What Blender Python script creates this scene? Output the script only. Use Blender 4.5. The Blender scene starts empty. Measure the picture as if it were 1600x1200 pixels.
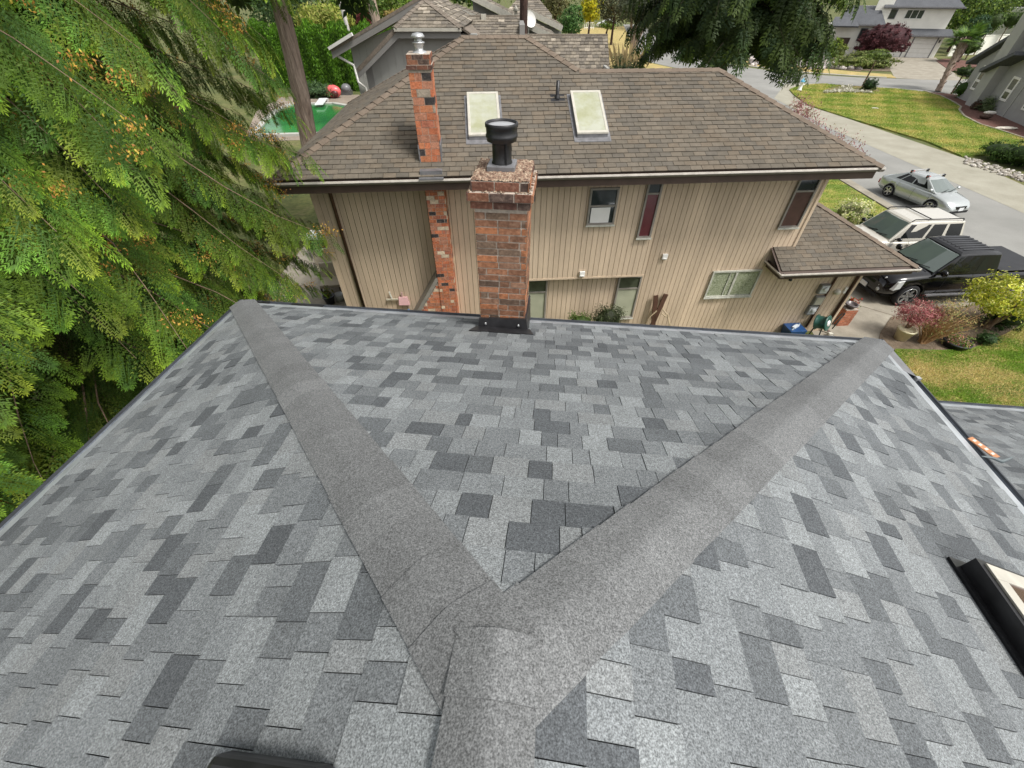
import bpy, bmesh, math, random
import numpy as np
from mathutils import Vector, Matrix, Quaternion

# ---------------------------------------------------------------- camera, sky, sun, exposure
SC = bpy.context.scene
COL = SC.collection
FPX = 636.0; PITCH = math.atan(FPX/655.0); CAMZ = 8.0
cd = bpy.data.cameras.new('camera'); cam = bpy.data.objects.new('camera', cd); COL.objects.link(cam)
cd.sensor_width = 36; cd.sensor_fit = 'HORIZONTAL'; cd.lens = 36*FPX/1600; cd.clip_start = .05; cd.clip_end = 2000
cam.location = (0, 0, CAMZ); cam.rotation_euler = (math.pi/2-PITCH, 0, 0); SC.camera = cam
SUN_AZ, SUN_EL = math.radians(125), math.radians(58)      # from the right, a little behind the camera
wd = bpy.data.worlds.new('World'); SC.world = wd; wd.use_nodes = True
nt = wd.node_tree; bg = nt.nodes['Background']
sky = nt.nodes.new('ShaderNodeTexSky'); sky.sky_type = 'NISHITA'; sky.sun_disc = False
sky.sun_elevation = SUN_EL; sky.sun_rotation = SUN_AZ; sky.dust_density = 3
hs = nt.nodes.new('ShaderNodeHueSaturation'); hs.inputs['Saturation'].default_value = .10
nt.links.new(sky.outputs[0], hs.inputs['Color']); nt.links.new(hs.outputs[0], bg.inputs[0]); bg.inputs[1].default_value = .135
sd = bpy.data.lights.new('sun', 'SUN'); sun = bpy.data.objects.new('sun', sd); COL.objects.link(sun)
sd.energy = 2.0; sd.angle = math.radians(13); sd.color = (1, .95, .88)
sdir = Vector((math.sin(SUN_AZ)*math.cos(SUN_EL), math.cos(SUN_AZ)*math.cos(SUN_EL), math.sin(SUN_EL)))
sun.rotation_euler = sdir.to_track_quat('Z', 'Y').to_euler(); sun.location = (0, 0, 40)
vs = SC.view_settings; vs.view_transform = 'Standard'; vs.look = 'None'; vs.exposure = .60; vs.gamma = 1
SC.render.engine = 'CYCLES'

# ---------------------------------------------------------------- helpers
RND = random.Random(7); NR = np.random.default_rng(11)
def ray(x, y):
    u = (x-800)/FPX; v = (600-y)/FPX
    return np.array([u, math.cos(PITCH)+v*math.sin(PITCH), -(math.sin(PITCH)-v*math.cos(PITCH))])
CC = np.array([0, 0, CAMZ])
def G(x, y, z=0.0):
    r = ray(x, y); return CC+r*((z-CAMZ)/r[2])
def PY(x, y, Y):
    r = ray(x, y); return CC+r*(Y/r[1])
class Fr:                                             # a house's own axes: u to its right, v away from us
    def __init__(s, o, a):
        s.o = np.array(o, float); a = math.radians(a); s.a = a
        s.u = np.array([math.cos(a), math.sin(a), 0]); s.v = np.array([-math.sin(a), math.cos(a), 0])
    def w(s, u, v, z): return s.o+s.u*u+s.v*v+np.array([0, 0, z])
    def loc(s, q): d = q-s.o; return np.array([d@s.u, d@s.v, q[2]])
    def pl(s, x, y, V):
        r = ray(x, y); t = (V-(CC-s.o)@s.v)/(r@s.v); return s.loc(CC+r*t)
ID = Fr((0, 0, 0), 0)
def tone(c, a=.12, r=None):
    k = 1+(r or RND).uniform(-a, a); return (c[0]*k, c[1]*k, c[2]*k)

class MB:
    def __init__(s): s.V = []; s.F = []; s.M = []; s.C = []; s.S = []
    def add(s, vs, fs, mi=0, col=(1, 1, 1), smooth=False):
        o = len(s.V); s.V += [tuple(map(float, v)) for v in vs]
        for f in fs: s.F.append([o+i for i in f]); s.M.append(mi); s.C.append(col); s.S.append(smooth)
    def quad(s, a, b, c, d, mi=0, col=(1, 1, 1)): s.add([a, b, c, d], [(0, 1, 2, 3)], mi, col)
    def hexa(s, p, mi=0, col=(1, 1, 1)):              # 8 points: bottom loop, top loop
        s.add(p, [(3, 2, 1, 0), (4, 5, 6, 7), (0, 1, 5, 4), (1, 2, 6, 5), (2, 3, 7, 6), (3, 0, 4, 7)], mi, col)
    def box(s, u0, u1, v0, v1, z0, z1, F=ID, mi=0, col=(1, 1, 1)):
        s.hexa([F.w(u0, v0, z0), F.w(u1, v0, z0), F.w(u1, v1, z0), F.w(u0, v1, z0),
                F.w(u0, v0, z1), F.w(u1, v0, z1), F.w(u1, v1, z1), F.w(u0, v1, z1)], mi, col)
    def bar(s, a, b, w, h, up=(0, 0, 1), mi=0, col=(1, 1, 1)):   # box from a to b, w across, h along up
        a = np.array(a, float); b = np.array(b, float); d = b-a; d /= np.linalg.norm(d)
        x = np.cross(d, up); x /= np.linalg.norm(x); z = np.cross(x, d)
        q = [p+x*i*w/2+z*j*h/2 for p in (a, b) for i, j in ((-1, -1), (1, -1), (1, 1), (-1, 1))]
        s.hexa(q, mi, col)
    def prism(s, poly, z0, z1, mi=0, col=(1, 1, 1), F=ID):       # plan polygon
        n = len(poly); vs = [F.w(p[0], p[1], z0) for p in poly]+[F.w(p[0], p[1], z1) for p in poly]
        s.add(vs, [tuple(range(n))[::-1], tuple(range(n, 2*n))]+[(i, (i+1) % n, n+(i+1) % n, n+i) for i in range(n)], mi, col)
    def slab(s, pts, th, mi=0, col=(1, 1, 1)):        # planar 3-d polygon, thickened downwards along its normal
        P = [np.array(p, float) for p in pts]; n = len(P)
        nn = np.cross(P[1]-P[0], P[2]-P[0]); nn /= np.linalg.norm(nn)
        if nn[2] < -1e-6: nn = -nn
        s.add(P+[p-nn*th for p in P], [tuple(range(n)), tuple(range(n, 2*n))[::-1]]+[(i, (i+1) % n, n+(i+1) % n, n+i) for i in range(n)], mi, col)
    def tube(s, pts, r, n=8, mi=0, col=(1, 1, 1), cap=True, smooth=True):
        P = [Vector(p) for p in pts]; R = r if isinstance(r, (list, tuple)) else [r]*len(P)
        vs = []; up = Vector((0, 0, 1))
        for i, p in enumerate(P):
            d = (P[min(i+1, len(P)-1)]-P[max(i-1, 0)]).normalized()
            x = d.cross(up)
            if x.length < .15: x = d.cross(Vector((0, 1, 0)))
            x.normalize(); y = d.cross(x)
            for k in range(n):
                a = 2*math.pi*k/n; vs.append(p+(x*math.cos(a)+y*math.sin(a))*R[i])
        fs = [(i*n+k, i*n+(k+1) % n, (i+1)*n+(k+1) % n, (i+1)*n+k) for i in range(len(P)-1) for k in range(n)]
        s.add(vs, fs, mi, col, smooth)
        if cap: s.add(vs[:n], [tuple(range(n))[::-1]], mi, col); s.add(vs[-n:], [tuple(range(n))], mi, col)
    def lathe(s, prof, c=(0, 0, 0), axis=(0, 0, 1), n=24, mi=0, col=(1, 1, 1), smooth=True):   # prof (r, h)
        ax = Vector(axis).normalized(); x = ax.orthogonal().normalized(); y = ax.cross(x); c = Vector(c); vs = []
        for r, h in prof:
            for k in range(n):
                a = 2*math.pi*k/n; vs.append(c+ax*h+(x*math.cos(a)+y*math.sin(a))*max(r, 1e-4))
        m = len(prof)
        s.add(vs, [(i*n+k, i*n+(k+1) % n, (i+1)*n+(k+1) % n, (i+1)*n+k) for i in range(m-1) for k in range(n)], mi, col, smooth)
    def ellip(s, c, r, n=12, m=8, mi=0, col=(1, 1, 1), jit=0):
        vs = []; fs = []
        for i in range(m+1):
            th = math.pi*i/m
            for k in range(n):
                ph = 2*math.pi*k/n; j = 1+RND.uniform(-jit, jit)
                vs.append((c[0]+r[0]*math.sin(th)*math.cos(ph)*j, c[1]+r[1]*math.sin(th)*math.sin(ph)*j, c[2]+r[2]*math.cos(th)*j))
        for i in range(m):
            for k in range(n): fs.append((i*n+k, i*n+(k+1) % n, (i+1)*n+(k+1) % n, (i+1)*n+k))
        s.add(vs, fs, mi, col, True)
    def cloth(s): pass

ORG = {}
def link(o, parent=None):
    COL.objects.link(o)
    if parent is not None: o.parent = parent
def setcol(me, C):
    a = me.attributes.new('Col', 'FLOAT_COLOR', 'CORNER')
    n = np.zeros(len(me.polygons), dtype=np.int32); me.polygons.foreach_get('loop_total', n)
    c = np.ones((len(C), 4), dtype=np.float32); c[:, :3] = C
    a.data.foreach_set('color', np.repeat(c, n, axis=0).ravel())
def build(name, mb, mats, parent=None, bevel=0, flip=True):
    org = ORG.get(parent, np.zeros(3)) if parent is not None else np.zeros(3)
    me = bpy.data.meshes.new(name)
    V = np.array(mb.V, float)-org if len(mb.V) else np.zeros((0, 3))
    me.from_pydata(V.tolist(), [], mb.F)
    if not isinstance(mats, (list, tuple)): mats = [mats]
    for m in mats: me.materials.append(m)
    me.polygons.foreach_set('material_index', mb.M); me.polygons.foreach_set('use_smooth', mb.S)
    setcol(me, np.array(mb.C, np.float32))
    if flip:
        bm = bmesh.new(); bm.from_mesh(me); bmesh.ops.recalc_face_normals(bm, faces=bm.faces); bm.to_mesh(me); bm.free()
    me.update()
    o = bpy.data.objects.new(name, me); link(o, parent); ORG[o] = org
    if bevel:
        b = o.modifiers.new('b', 'BEVEL'); b.width = bevel; b.segments = 2; b.limit_method = 'ANGLE'; b.angle_limit = .6
    return o
def quads(name, Q, C, mat, parent=None, extra=None):  # Q (n,4,3), C (n,3): thousands of leaves as one mesh
    org = ORG.get(parent, np.zeros(3)) if parent is not None else np.zeros(3)
    Q = np.asarray(Q, np.float32)-org.astype(np.float32); n = len(Q)
    me = bpy.data.meshes.new(name); me.vertices.add(n*4); me.loops.add(n*4); me.polygons.add(n)
    me.vertices.foreach_set('co', Q.ravel()); me.loops.foreach_set('vertex_index', np.arange(n*4, dtype=np.int32))
    me.polygons.foreach_set('loop_start', np.arange(0, n*4, 4, dtype=np.int32)); me.update(calc_edges=True)
    me.materials.append(mat); at_ = me.attributes.new('Col', 'FLOAT_COLOR', 'FACE'); c_ = np.ones((n, 4), np.float32); c_[:, :3] = C; at_.data.foreach_set('color', c_.ravel())
    o = bpy.data.objects.new(name, me); link(o, parent); ORG[o] = org
    return o
def thing(name, label, cat, loc=(0, 0, 0), group=None):
    o = bpy.data.objects.new(name, None); o.empty_display_size = .2; o.location = loc; COL.objects.link(o)
    ORG[o] = np.array(loc, float); o['label'] = label; o['category'] = cat
    if group: o['group'] = group
    return o
def tag(o, label, cat, group=None):
    o['label'] = label; o['category'] = cat
    if group: o['group'] = group
    return o
def struct(o, kind='structure'): o['kind'] = kind; return o
def copy_tree(o, parent=None):
    c = o.copy(); COL.objects.link(c); c.parent = parent
    for ch in list(o.children): copy_tree(ch, c)
    return c

# ---------------------------------------------------------------- materials
def mat(name, col=None, rough=.8, noise=((6, .15),), bump=None, metal=0, spec=.4, attr=False, trans=0, coat=0, ramp=None, aniso=None, hue=None, smear=None):
    m = bpy.data.materials.new(name); m.use_nodes = True; T = m.node_tree; L = T.links; N = T.nodes
    p = N['Principled BSDF']; tc = N.new('ShaderNodeTexCoord'); vec = tc.outputs['Object']
    if aniso:
        mp = N.new('ShaderNodeMapping'); mp.inputs['Scale'].default_value = aniso; L.new(vec, mp.inputs[0]); vec = mp.outputs[0]
    if attr:
        a = N.new('ShaderNodeAttribute'); a.attribute_name = 'Col'; c = a.outputs['Color']
        if col: 
            mm = N.new('ShaderNodeMix'); mm.data_type = 'RGBA'; mm.blend_type = 'MULTIPLY'; mm.inputs[0].default_value = 1
            L.new(c, mm.inputs[6]); mm.inputs[7].default_value = (*col, 1); c = mm.outputs[2]
    elif ramp:
        t = N.new('ShaderNodeTexNoise'); t.inputs['Scale'].default_value = ramp[0]; t.inputs['Detail'].default_value = 6; t.inputs['Roughness'].default_value = .65
        L.new(vec, t.inputs['Vector']); r = N.new('ShaderNodeValToRGB'); e = r.color_ramp.elements
        while len(e) < len(ramp[1]): e.new(.5)
        for q, (pos, cc) in zip(e, ramp[1]): q.position = pos; q.color = (*cc, 1)
        L.new(t.outputs[0], r.inputs[0]); c = r.outputs[0]
    else:
        rgb = N.new('ShaderNodeRGB'); rgb.outputs[0].default_value = (*col, 1); c = rgb.outputs[0]
    for i, nz in enumerate(noise or ()):
        t = N.new('ShaderNodeTexNoise'); t.inputs['Scale'].default_value = nz[0]; t.inputs['Detail'].default_value = nz[2] if len(nz) > 2 else 3
        L.new(vec, t.inputs['Vector']); mr = N.new('ShaderNodeMapRange')
        mr.inputs[1].default_value = .3; mr.inputs[2].default_value = .7; mr.inputs[3].default_value = 1-nz[1]; mr.inputs[4].default_value = 1+nz[1]
        L.new(t.outputs[0], mr.inputs[0]); vm = N.new('ShaderNodeVectorMath'); vm.operation = 'SCALE'
        L.new(c, vm.inputs[0]); L.new(mr.outputs[0], vm.inputs['Scale']); c = vm.outputs[0]
    if smear:
        t = N.new('ShaderNodeTexNoise'); t.inputs['Scale'].default_value = smear[0]; t.inputs['Detail'].default_value = 6; t.inputs['Roughness'].default_value = .7
        L.new(vec, t.inputs['Vector']); mr = N.new('ShaderNodeMapRange'); mr.inputs[1].default_value = .52; mr.inputs[2].default_value = .72; mr.inputs[4].default_value = smear[2]
        L.new(t.outputs[0], mr.inputs[0]); mm = N.new('ShaderNodeMix'); mm.data_type = 'RGBA'; L.new(mr.outputs[0], mm.inputs[0]); L.new(c, mm.inputs[6]); mm.inputs[7].default_value = (*smear[1], 1); c = mm.outputs[2]
    L.new(c, p.inputs['Base Color']); p.inputs['Roughness'].default_value = rough; p.inputs['Metallic'].default_value = metal
    p.inputs['Specular IOR Level'].default_value = spec; p.inputs['Coat Weight'].default_value = coat; p.inputs['Coat Roughness'].default_value = .05
    if bump:
        t = N.new('ShaderNodeTexNoise'); t.inputs['Scale'].default_value = bump[0]; t.inputs['Detail'].default_value = 4
        L.new(vec, t.inputs['Vector']); b = N.new('ShaderNodeBump'); b.inputs['Strength'].default_value = bump[1]; b.inputs['Distance'].default_value = bump[2]
        L.new(t.outputs[0], b.inputs['Height']); L.new(b.outputs[0], p.inputs['Normal'])
    if trans:
        tr = N.new('ShaderNodeBsdfTranslucent'); L.new(c, tr.inputs[0]); mx = N.new('ShaderNodeMixShader'); mx.inputs[0].default_value = trans
        out = N['Material Output']; L.new(p.outputs[0], mx.inputs[1]); L.new(tr.outputs[0], mx.inputs[2]); L.new(mx.outputs[0], out.inputs[0])
    return m
M = {}
M['granule'] = mat('mineral_granules', rough=.9, attr=True, noise=((210, .52, 2), (90, .22, 2), (1.3, .09), (7, .06)), bump=(190, .5, .004), spec=.35)
M['shake'] = mat('brown_shingle', rough=.95, attr=True, noise=((120, .2, 2), (1.1, .10), (9, .1)), bump=(90, .4, .005), spec=.2)
M['oldshake'] = mat('weathered_shake', rough=.95, attr=True, noise=((14, .25, 3), (1.5, .12)), bump=(30, .5, .01), spec=.2)
M['brick'] = mat('brick_face', rough=.9, attr=True, noise=((38, .28, 4), (9, .18, 3)), bump=(60, .6, .006), spec=.25, smear=(19, (.44, .33, .25), .32))
M['mortar'] = mat('mortar', (.42, .36, .30), .95, ((30, .25),), (80, .5, .004))
M['crown'] = mat('crumbled_mortar_crown', rough=.95, noise=((60, .3),), ramp=(22, [(.3, (.10, .06, .045)), (.5, (.26, .17, .12)), (.62, (.42, .34, .25)), (.8, (.2, .13, .09))]), bump=(35, 1, .02))
M['siding'] = mat('tan_siding', (.60, .475, .345), .75, ((3, .07), (40, .05)), (60, .15, .002), aniso=(1, 1, .15))
M['siding_gap'] = mat('siding_gap', (.26, .20, .14), .9)
M['brownfascia'] = mat('brown_fascia', (.075, .05, .038), .6, ((4, .15),))
M['guttertan'] = mat('brown_gutter', (.15, .135, .115), .35, ((8, .12),), spec=.5)
M['gutterlip'] = mat('gutter_lip', (.62, .58, .52), .35, ((8, .15),), spec=.5)
M['pipebrown'] = mat('downpipe_brown', (.09, .045, .03), .5)
M['gutterblack'] = mat('dark_gutter', (.055, .06, .07), .35, ((5, .3, 4),), metal=.2, spec=.6)
M['gutterin'] = mat('gutter_inside', (.16, .18, .21), .5, ((3, .35, 4), (40, .2)), spec=.5)
M['drip'] = mat('drip_edge', (.44, .47, .51), .35, ((4, .3, 5),), metal=.3, spec=.6, aniso=(1, 1, 1))
M['blackmetal'] = mat('black_metal', (.018, .018, .02), .4, ((12, .4, 4),), spec=.5)
M['flash'] = mat('grey_flashing', (.20, .20, .21), .45, ((8, .25),), metal=.3)
M['silver'] = mat('galvanised', (.55, .56, .57), .35, ((10, .12),), metal=.6)
M['whitepaint'] = mat('white_paint', (.78, .77, .74), .5, ((3, .05),))
M['cream'] = mat('cream_frame', (.48, .46, .40), .5, ((9, .1),))
M['glass'] = mat('window_glass', (.03, .04, .04), .06, ((2, .3),), spec=.8)
M['glasswine'] = mat('glass_over_wine_curtain', (.13, .035, .04), .25, ((4, .15),), spec=.6)
M['glassbrown'] = mat('glass_over_brown_blind', (.10, .055, .045), .15, ((3, .25),), spec=.8)
M['glassblind'] = mat('glass_over_pale_blind', (.42, .43, .32), .3, ((3, .1),), spec=.5)
M['glassblindbay'] = mat('glass_over_green_dark', (.07, .08, .055), .2, ((5, .2),), spec=.6)
M['patterned'] = mat('patterned_glass', rough=.3, noise=((30, .2),), ramp=(26, [(.35, (.12, .15, .09)), (.5, (.30, .33, .22)), (.65, (.44, .46, .36))]), bump=(28, .5, .01), spec=.5)
M['skylight'] = mat('skylight_dome', rough=.2, noise=((5, .05),), ramp=(2.2, [(.35, (.33, .34, .21)), (.6, (.42, .43, .35))]), spec=.6)
M['framegrey'] = mat('grey_window_frame', (.26, .24, .21), .5)
M['alu'] = mat('mossy_aluminium', (.50, .50, .44), .5, ((9, .2),))
M['soil'] = mat('soil_bed', rough=1, noise=((30, .3),), ramp=(5, [(.3, (.10, .075, .05)), (.7, (.22, .17, .12))]), bump=(40, .8, .02))
M['mulch'] = mat('red_mulch', rough=1, noise=((12, .3),), ramp=(8, [(.3, (.10, .045, .035)), (.7, (.18, .09, .07))]), bump=(25, .6, .03))
M['asphalt'] = mat('asphalt', rough=.95, noise=((.6, .07, 5), (60, .12, 2), (.22, .10)), ramp=(.35, [(.3, (.225, .225, .21)), (.7, (.265, .262, .245))]), bump=(120, .3, .004))
M['concrete'] = mat('concrete', rough=.9, noise=((50, .1, 2), (2.5, .12, 4)), ramp=(.9, [(.3, (.23, .205, .16)), (.7, (.36, .33, .27))]), bump=(80, .3, .003))
M['palecon'] = mat('pale_concrete', rough=.9, noise=((30, .1, 2),), ramp=(.7, [(.3, (.27, .255, .20)), (.7, (.36, .345, .28))]), bump=(80, .3, .003))
M['lawn'] = mat('lawn_patchy', rough=.95, noise=((14, .16, 4), (3, .12)), ramp=(.42, [(.34, (.085, .15, .018)), (.48, (.17, .23, .03)), (.58, (.33, .31, .07)), (.75, (.36, .29, .11))]), bump=(26, .9, .05), aniso=(1, 2.4, 1))
M['lawndry'] = mat('lawn_dry_near', rough=.95, noise=((16, .16, 4), (3, .12)), ramp=(.55, [(.38, (.075, .15, .012)), (.49, (.14, .22, .022)), (.55, (.34, .29, .09)), (.72, (.48, .36, .15))]), bump=(26, .9, .05), aniso=(1, 2, 1))
M['straw'] = mat('dry_verge', rough=.95, noise=((8, .15, 4),), ramp=(.8, [(.3, (.30, .27, .09)), (.6, (.45, .34, .14))]), bump=(20, .8, .04))
M['yard'] = mat('yard_ground', rough=1, noise=((4, .25, 4),), ramp=(.25, [(.3, (.05, .075, .02)), (.55, (.12, .13, .04)), (.75, (.20, .16, .09))]), bump=(10, .8, .05))
M['deck'] = mat('pool_deck', rough=.9, noise=((6, .15),), ramp=(.8, [(.3, (.20, .165, .13)), (.7, (.30, .25, .20))]))
M['poolwater'] = mat('green_pool_water', rough=.15, noise=((.5, .1),), ramp=(.16, [(.35, (.012, .10, .035)), (.6, (.03, .22, .05))]), spec=.5, bump=(2, .1, .03))
M['bark'] = mat('cedar_bark', rough=.95, noise=((26, .3, 4),), ramp=(6, [(.3, (.20, .145, .11)), (.7, (.44, .35, .28))]), bump=(14, 1, .05), aniso=(1.6, 1.6, .18))
M['twig'] = mat('pale_twig', (.20, .14, .095), .9, ((20, .25),))
M['darkbark'] = mat('dark_bark', (.06, .035, .028), .95, ((10, .4),), (10, .8, .04), aniso=(1, 1, .3))
M['leaf'] = mat('foliage', rough=.6, attr=True, noise=None, trans=.25, spec=.25)
M['stone'] = mat('pale_rock', (.42, .38, .33), .95, ((8, .3, 4),), (10, .6, .05), attr=False)
M['rockattr'] = mat('mixed_rock', rough=.95, noise=((8, .25, 4),), attr=True, bump=(10, .6, .05))
M['paint'] = mat('flat_paint', rough=.6, noise=((3, .05),), attr=True)
M['gloss'] = mat('gloss_plastic', rough=.3, noise=((6, .08),), attr=True, spec=.5)
M['carsilver'] = mat('car_paint_silver', (.50, .53, .52), .22, None, metal=.55, coat=.6)
M['cargold'] = mat('car_paint_champagne', (.66, .63, .55), .25, None, metal=.35, coat=.6)
M['carblack'] = mat('car_paint_black', (.004, .004, .005), .15, None, metal=0, spec=.3, coat=.45)
M['carwhite'] = mat('car_paint_white', (.7, .72, .74), .3, None, coat=.5)
M['carglass'] = mat('car_glass', (.008, .010, .010), .06, None, spec=.5, coat=0)
M['screenglass'] = mat('windscreen_glass', (.10, .13, .115), .04, None, spec=1, coat=1)
M['tyre'] = mat('tyre', (.016, .016, .017), .85)
M['alloy'] = mat('alloy', (.55, .56, .57), .25, None, metal=.8)
M['lamp'] = mat('headlamp_glass', (.55, .57, .56), .1, None, spec=.9, coat=1)
M['vinyl'] = mat('black_vinyl', (.016, .017, .02), .55, ((3, .2),))
M['greysiding'] = mat('grey_siding', (.32, .32, .31), .8, ((2, .06),))
M['whitewall'] = mat('white_stucco', (.80, .79, .72), .8, ((1, .05),))
M['darkroof'] = mat('dark_asphalt_roof', (.095, .10, .11), .9, ((12, .25), (1, .12)), (30, .5, .01))
M['palegreywall'] = mat('pale_grey_siding', (.37, .37, .35), .8, ((2, .06),))
M['shadegreywall'] = mat('grey_board_and_shade', (.24, .235, .225), .8, ((2, .06),))  # grey trim and walls, and the painted shade of one wall strip

# ---------------------------------------------------------------- roofs
def clip(poly, nx, ny, d):                            # keep nx*x+ny*y<=d
    out = []
    for i in range(len(poly)):
        a, b = poly[i], poly[(i+1) % len(poly)]; da = nx*a[0]+ny*a[1]-d; db = nx*b[0]+ny*b[1]-d
        if da <= 0: out.append(a)
        if (da < 0 < db) or (db < 0 < da):
            t = da/(da-db); out.append((a[0]+(b[0]-a[0])*t, a[1]+(b[1]-a[1])*t))
    return out
def shingles(mb, o, ua, ub, poly, expo, w0, w1, th, pal, laminate=True, seed=1, base=0):
    """o origin, ua unit vector along the eave, ub unit vector up the slope, poly convex ccw in (a,b)"""
    o = np.array(o, float); ua = np.array(ua, float); ub = np.array(ub, float)
    n = np.cross(ua, ub)
    if n[2] < 0: n = -n
    R = random.Random(seed); a0 = min(p[0] for p in poly); a1 = max(p[0] for p in poly); b0 = min(p[1] for p in poly); b1 = max(p[1] for p in poly)
    A = sum(poly[i][0]*poly[(i+1) % len(poly)][1]-poly[(i+1) % len(poly)][0]*poly[i][1] for i in range(len(poly)))
    if A < 0: poly = poly[::-1]
    E = []
    for i in range(len(poly)):
        p, q = poly[i], poly[(i+1) % len(poly)]; ex, ey = q[0]-p[0], q[1]-p[1]; l = math.hypot(ex, ey)
        if l > 1e-6: E.append((ey/l, -ex/l, (ey*p[0]-ex*p[1])/l))
    k = 0; b = b0
    while b < b1:
        a = a0-R.uniform(0, w1) if laminate else a0-(k % 2)*w0*.5-R.uniform(0, .02)
        last = None
        while a < a1:
            w = R.uniform(w0, w1)
            g_ = .003 if laminate else .008; pg = [(a, b), (a+w-g_, b), (a+w-g_, b+expo+.006), (a, b+expo+.006)]
            for e in E:
                pg = clip(pg, *e)
                if len(pg) < 3: break
            if len(pg) >= 3:
                c, hgt = pal(R, last); last = c
                hh = th*(1+hgt)
                j = R.uniform(-.0012, .0012)
                top = [o+ua*p[0]+ub*p[1]+n*(base+j+hh*(1-.85*min(1, (p[1]-b)/expo))) for p in pg]
                bot = [t-n*(hh+.006) for t in top]; m = len(pg)
                mb.add(top+bot, [tuple(range(m))]+[(i, m+i, m+(i+1) % m, (i+1) % m) for i in range(m)], 0, c)
            a += w
        b += expo; k += 1
GREYS = [(.210, .226, .232), (.176, .190, .197), (.148, .160, .167), (.112, .122, .129), (.086, .094, .101), (.194, .206, .210)]
def pal_grey(R, last):
    k = R.choices(range(6), [3.2, 3.4, 3.2, 3.2, 1.5, 2.4])[0]
    if last and abs(last[1]-GREYS[k][1]) < .02: k = R.choices(range(6), [3.2, 3.4, 3, 3, 1.6, 2.4])[0]
    c = tone(GREYS[k], .07, R)
    return c, R.choice([0, 0, .9])
BRN = [(.142, .123, .098), (.130, .114, .092), (.152, .130, .102), (.120, .107, .089), (.148, .123, .094)]
def pal_brown(R, last): return tone(BRN[R.randrange(5)], .06, R), R.uniform(-.15, .35)
OLD = [(.20, .175, .14), (.17, .15, .125), (.24, .21, .17), (.14, .125, .105)]
def pal_old(R, last): return (tone((.42, .37, .30), .2, R) if R.random() < .05 else tone(OLD[R.randrange(4)], .12, R)), R.uniform(-.2, .6)
def caps(mb, p0, p1, na, nb, hw, expo, th, col, seed=0, lift=.014, var=.06):
    """ridge / hip caps from low end p0 to high end p1; na, nb unit vectors running down each side, square to the line"""
    p0, p1, na, nb = (np.array(q, float) for q in (p0, p1, na, nb)); R = random.Random(seed)
    d = p1-p0; L = np.linalg.norm(d); d /= L; n = np.cross(na, d); n = n if n[2] > 0 else -n; m = np.cross(nb, d); m = m if m[2] > 0 else -m
    t = 0
    while t < L:
        e = min(t+expo+.05, L+.02); c = tone(col, var, R); s = hw*R.uniform(.985, 1.015)
        def row(tt, h):
            q = p0+d*tt; up = (n+m)/np.linalg.norm(n+m); dip = .012*hw/.165
            return [q+na*s+n*h, q+na*s*.32+n*(h+.003), q+na*s*.1+up*(h+.002), q+up*(h-.001), q+nb*s*.1+up*(h+.002), q+nb*s*.32+m*(h+.003), q+nb*s+m*h]
        A = row(t, lift+th); B = row(e, lift)
        low = [p-(n if i < 3 else m)*(th+.002) for i, p in enumerate(A)]; low[0] = A[0]-n*(th+lift+.004); low[6] = A[6]-m*(th+lift+.004); hi = [B[0]-n*(lift+.004), B[6]-m*(lift+.004)]
        mb.add(A+B, [(i, i+1, i+8, i+7) for i in range(6)], 0, c, True)
        mb.add(A+low, [(i, i+7, i+8, i+1) for i in range(6)], 0, c); mb.add([A[0], B[0], hi[0], low[0], A[6], B[6], hi[1], low[6]], [(0, 1, 2, 3), (4, 7, 6, 5)], 0, c)
        t += expo

# ---------------------------------------------------------------- foliage
def unit(a): return a/np.maximum(np.linalg.norm(a, axis=-1, keepdims=True), 1e-9)
def diamonds(P, D, Nn, l, w):
    """leaf quads at P, pointing along D, lying in the plane square to Nn"""
    D = unit(D); S = unit(np.cross(D, Nn)); l = np.asarray(l)[..., None]; w = np.asarray(w)[..., None]
    return np.stack([P-D*l/2, P+S*w/2, P+D*l/2, P-S*w/2], axis=-2)
def leafcloud(c, r, n, l, w, pal, seed=0, clumps=40, sig=.22, shell=.75, squash=None, up=.3, point=None):
    R = np.random.default_rng(seed); c = np.array(c, float); r = np.array(r, float)
    K = unit(R.normal(size=(clumps, 3))); rad = R.uniform(shell, 1, (clumps, 1)) if shell else R.uniform(0, 1, (clumps, 1))**.5
    kc = K*rad; kt = R.uniform(0, 1, clumps)
    i = R.integers(0, clumps, n); P = kc[i]+R.normal(size=(n, 3))*sig*R.uniform(.3, 1, (n, 1))
    m = R.random(n) < .25; P[m] = unit(R.normal(size=(m.sum(), 3)))*R.uniform(.3, 1, (m.sum(), 1))
    if squash is not None: P[:, 2] = np.maximum(P[:, 2], squash+R.uniform(-.06, .06, n))
    nrm = unit(P)+R.normal(size=(n, 3))*.7+np.array([0, 0, up]); D = R.normal(size=(n, 3))
    if point is not None: D = D*.6+np.array(point)
    D = D-unit(nrm)*np.sum(D*unit(nrm), axis=1, keepdims=True)
    Q = diamonds(c+P*r, D, nrm, l*R.uniform(.6, 1.3, n), w*R.uniform(.6, 1.3, n))
    pal = np.array(pal, float); a = pal[R.integers(0, len(pal), n)]*(.75+.5*kt[i])[:, None]*R.uniform(.8, 1.2, (n, 1))
    return Q, a
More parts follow.
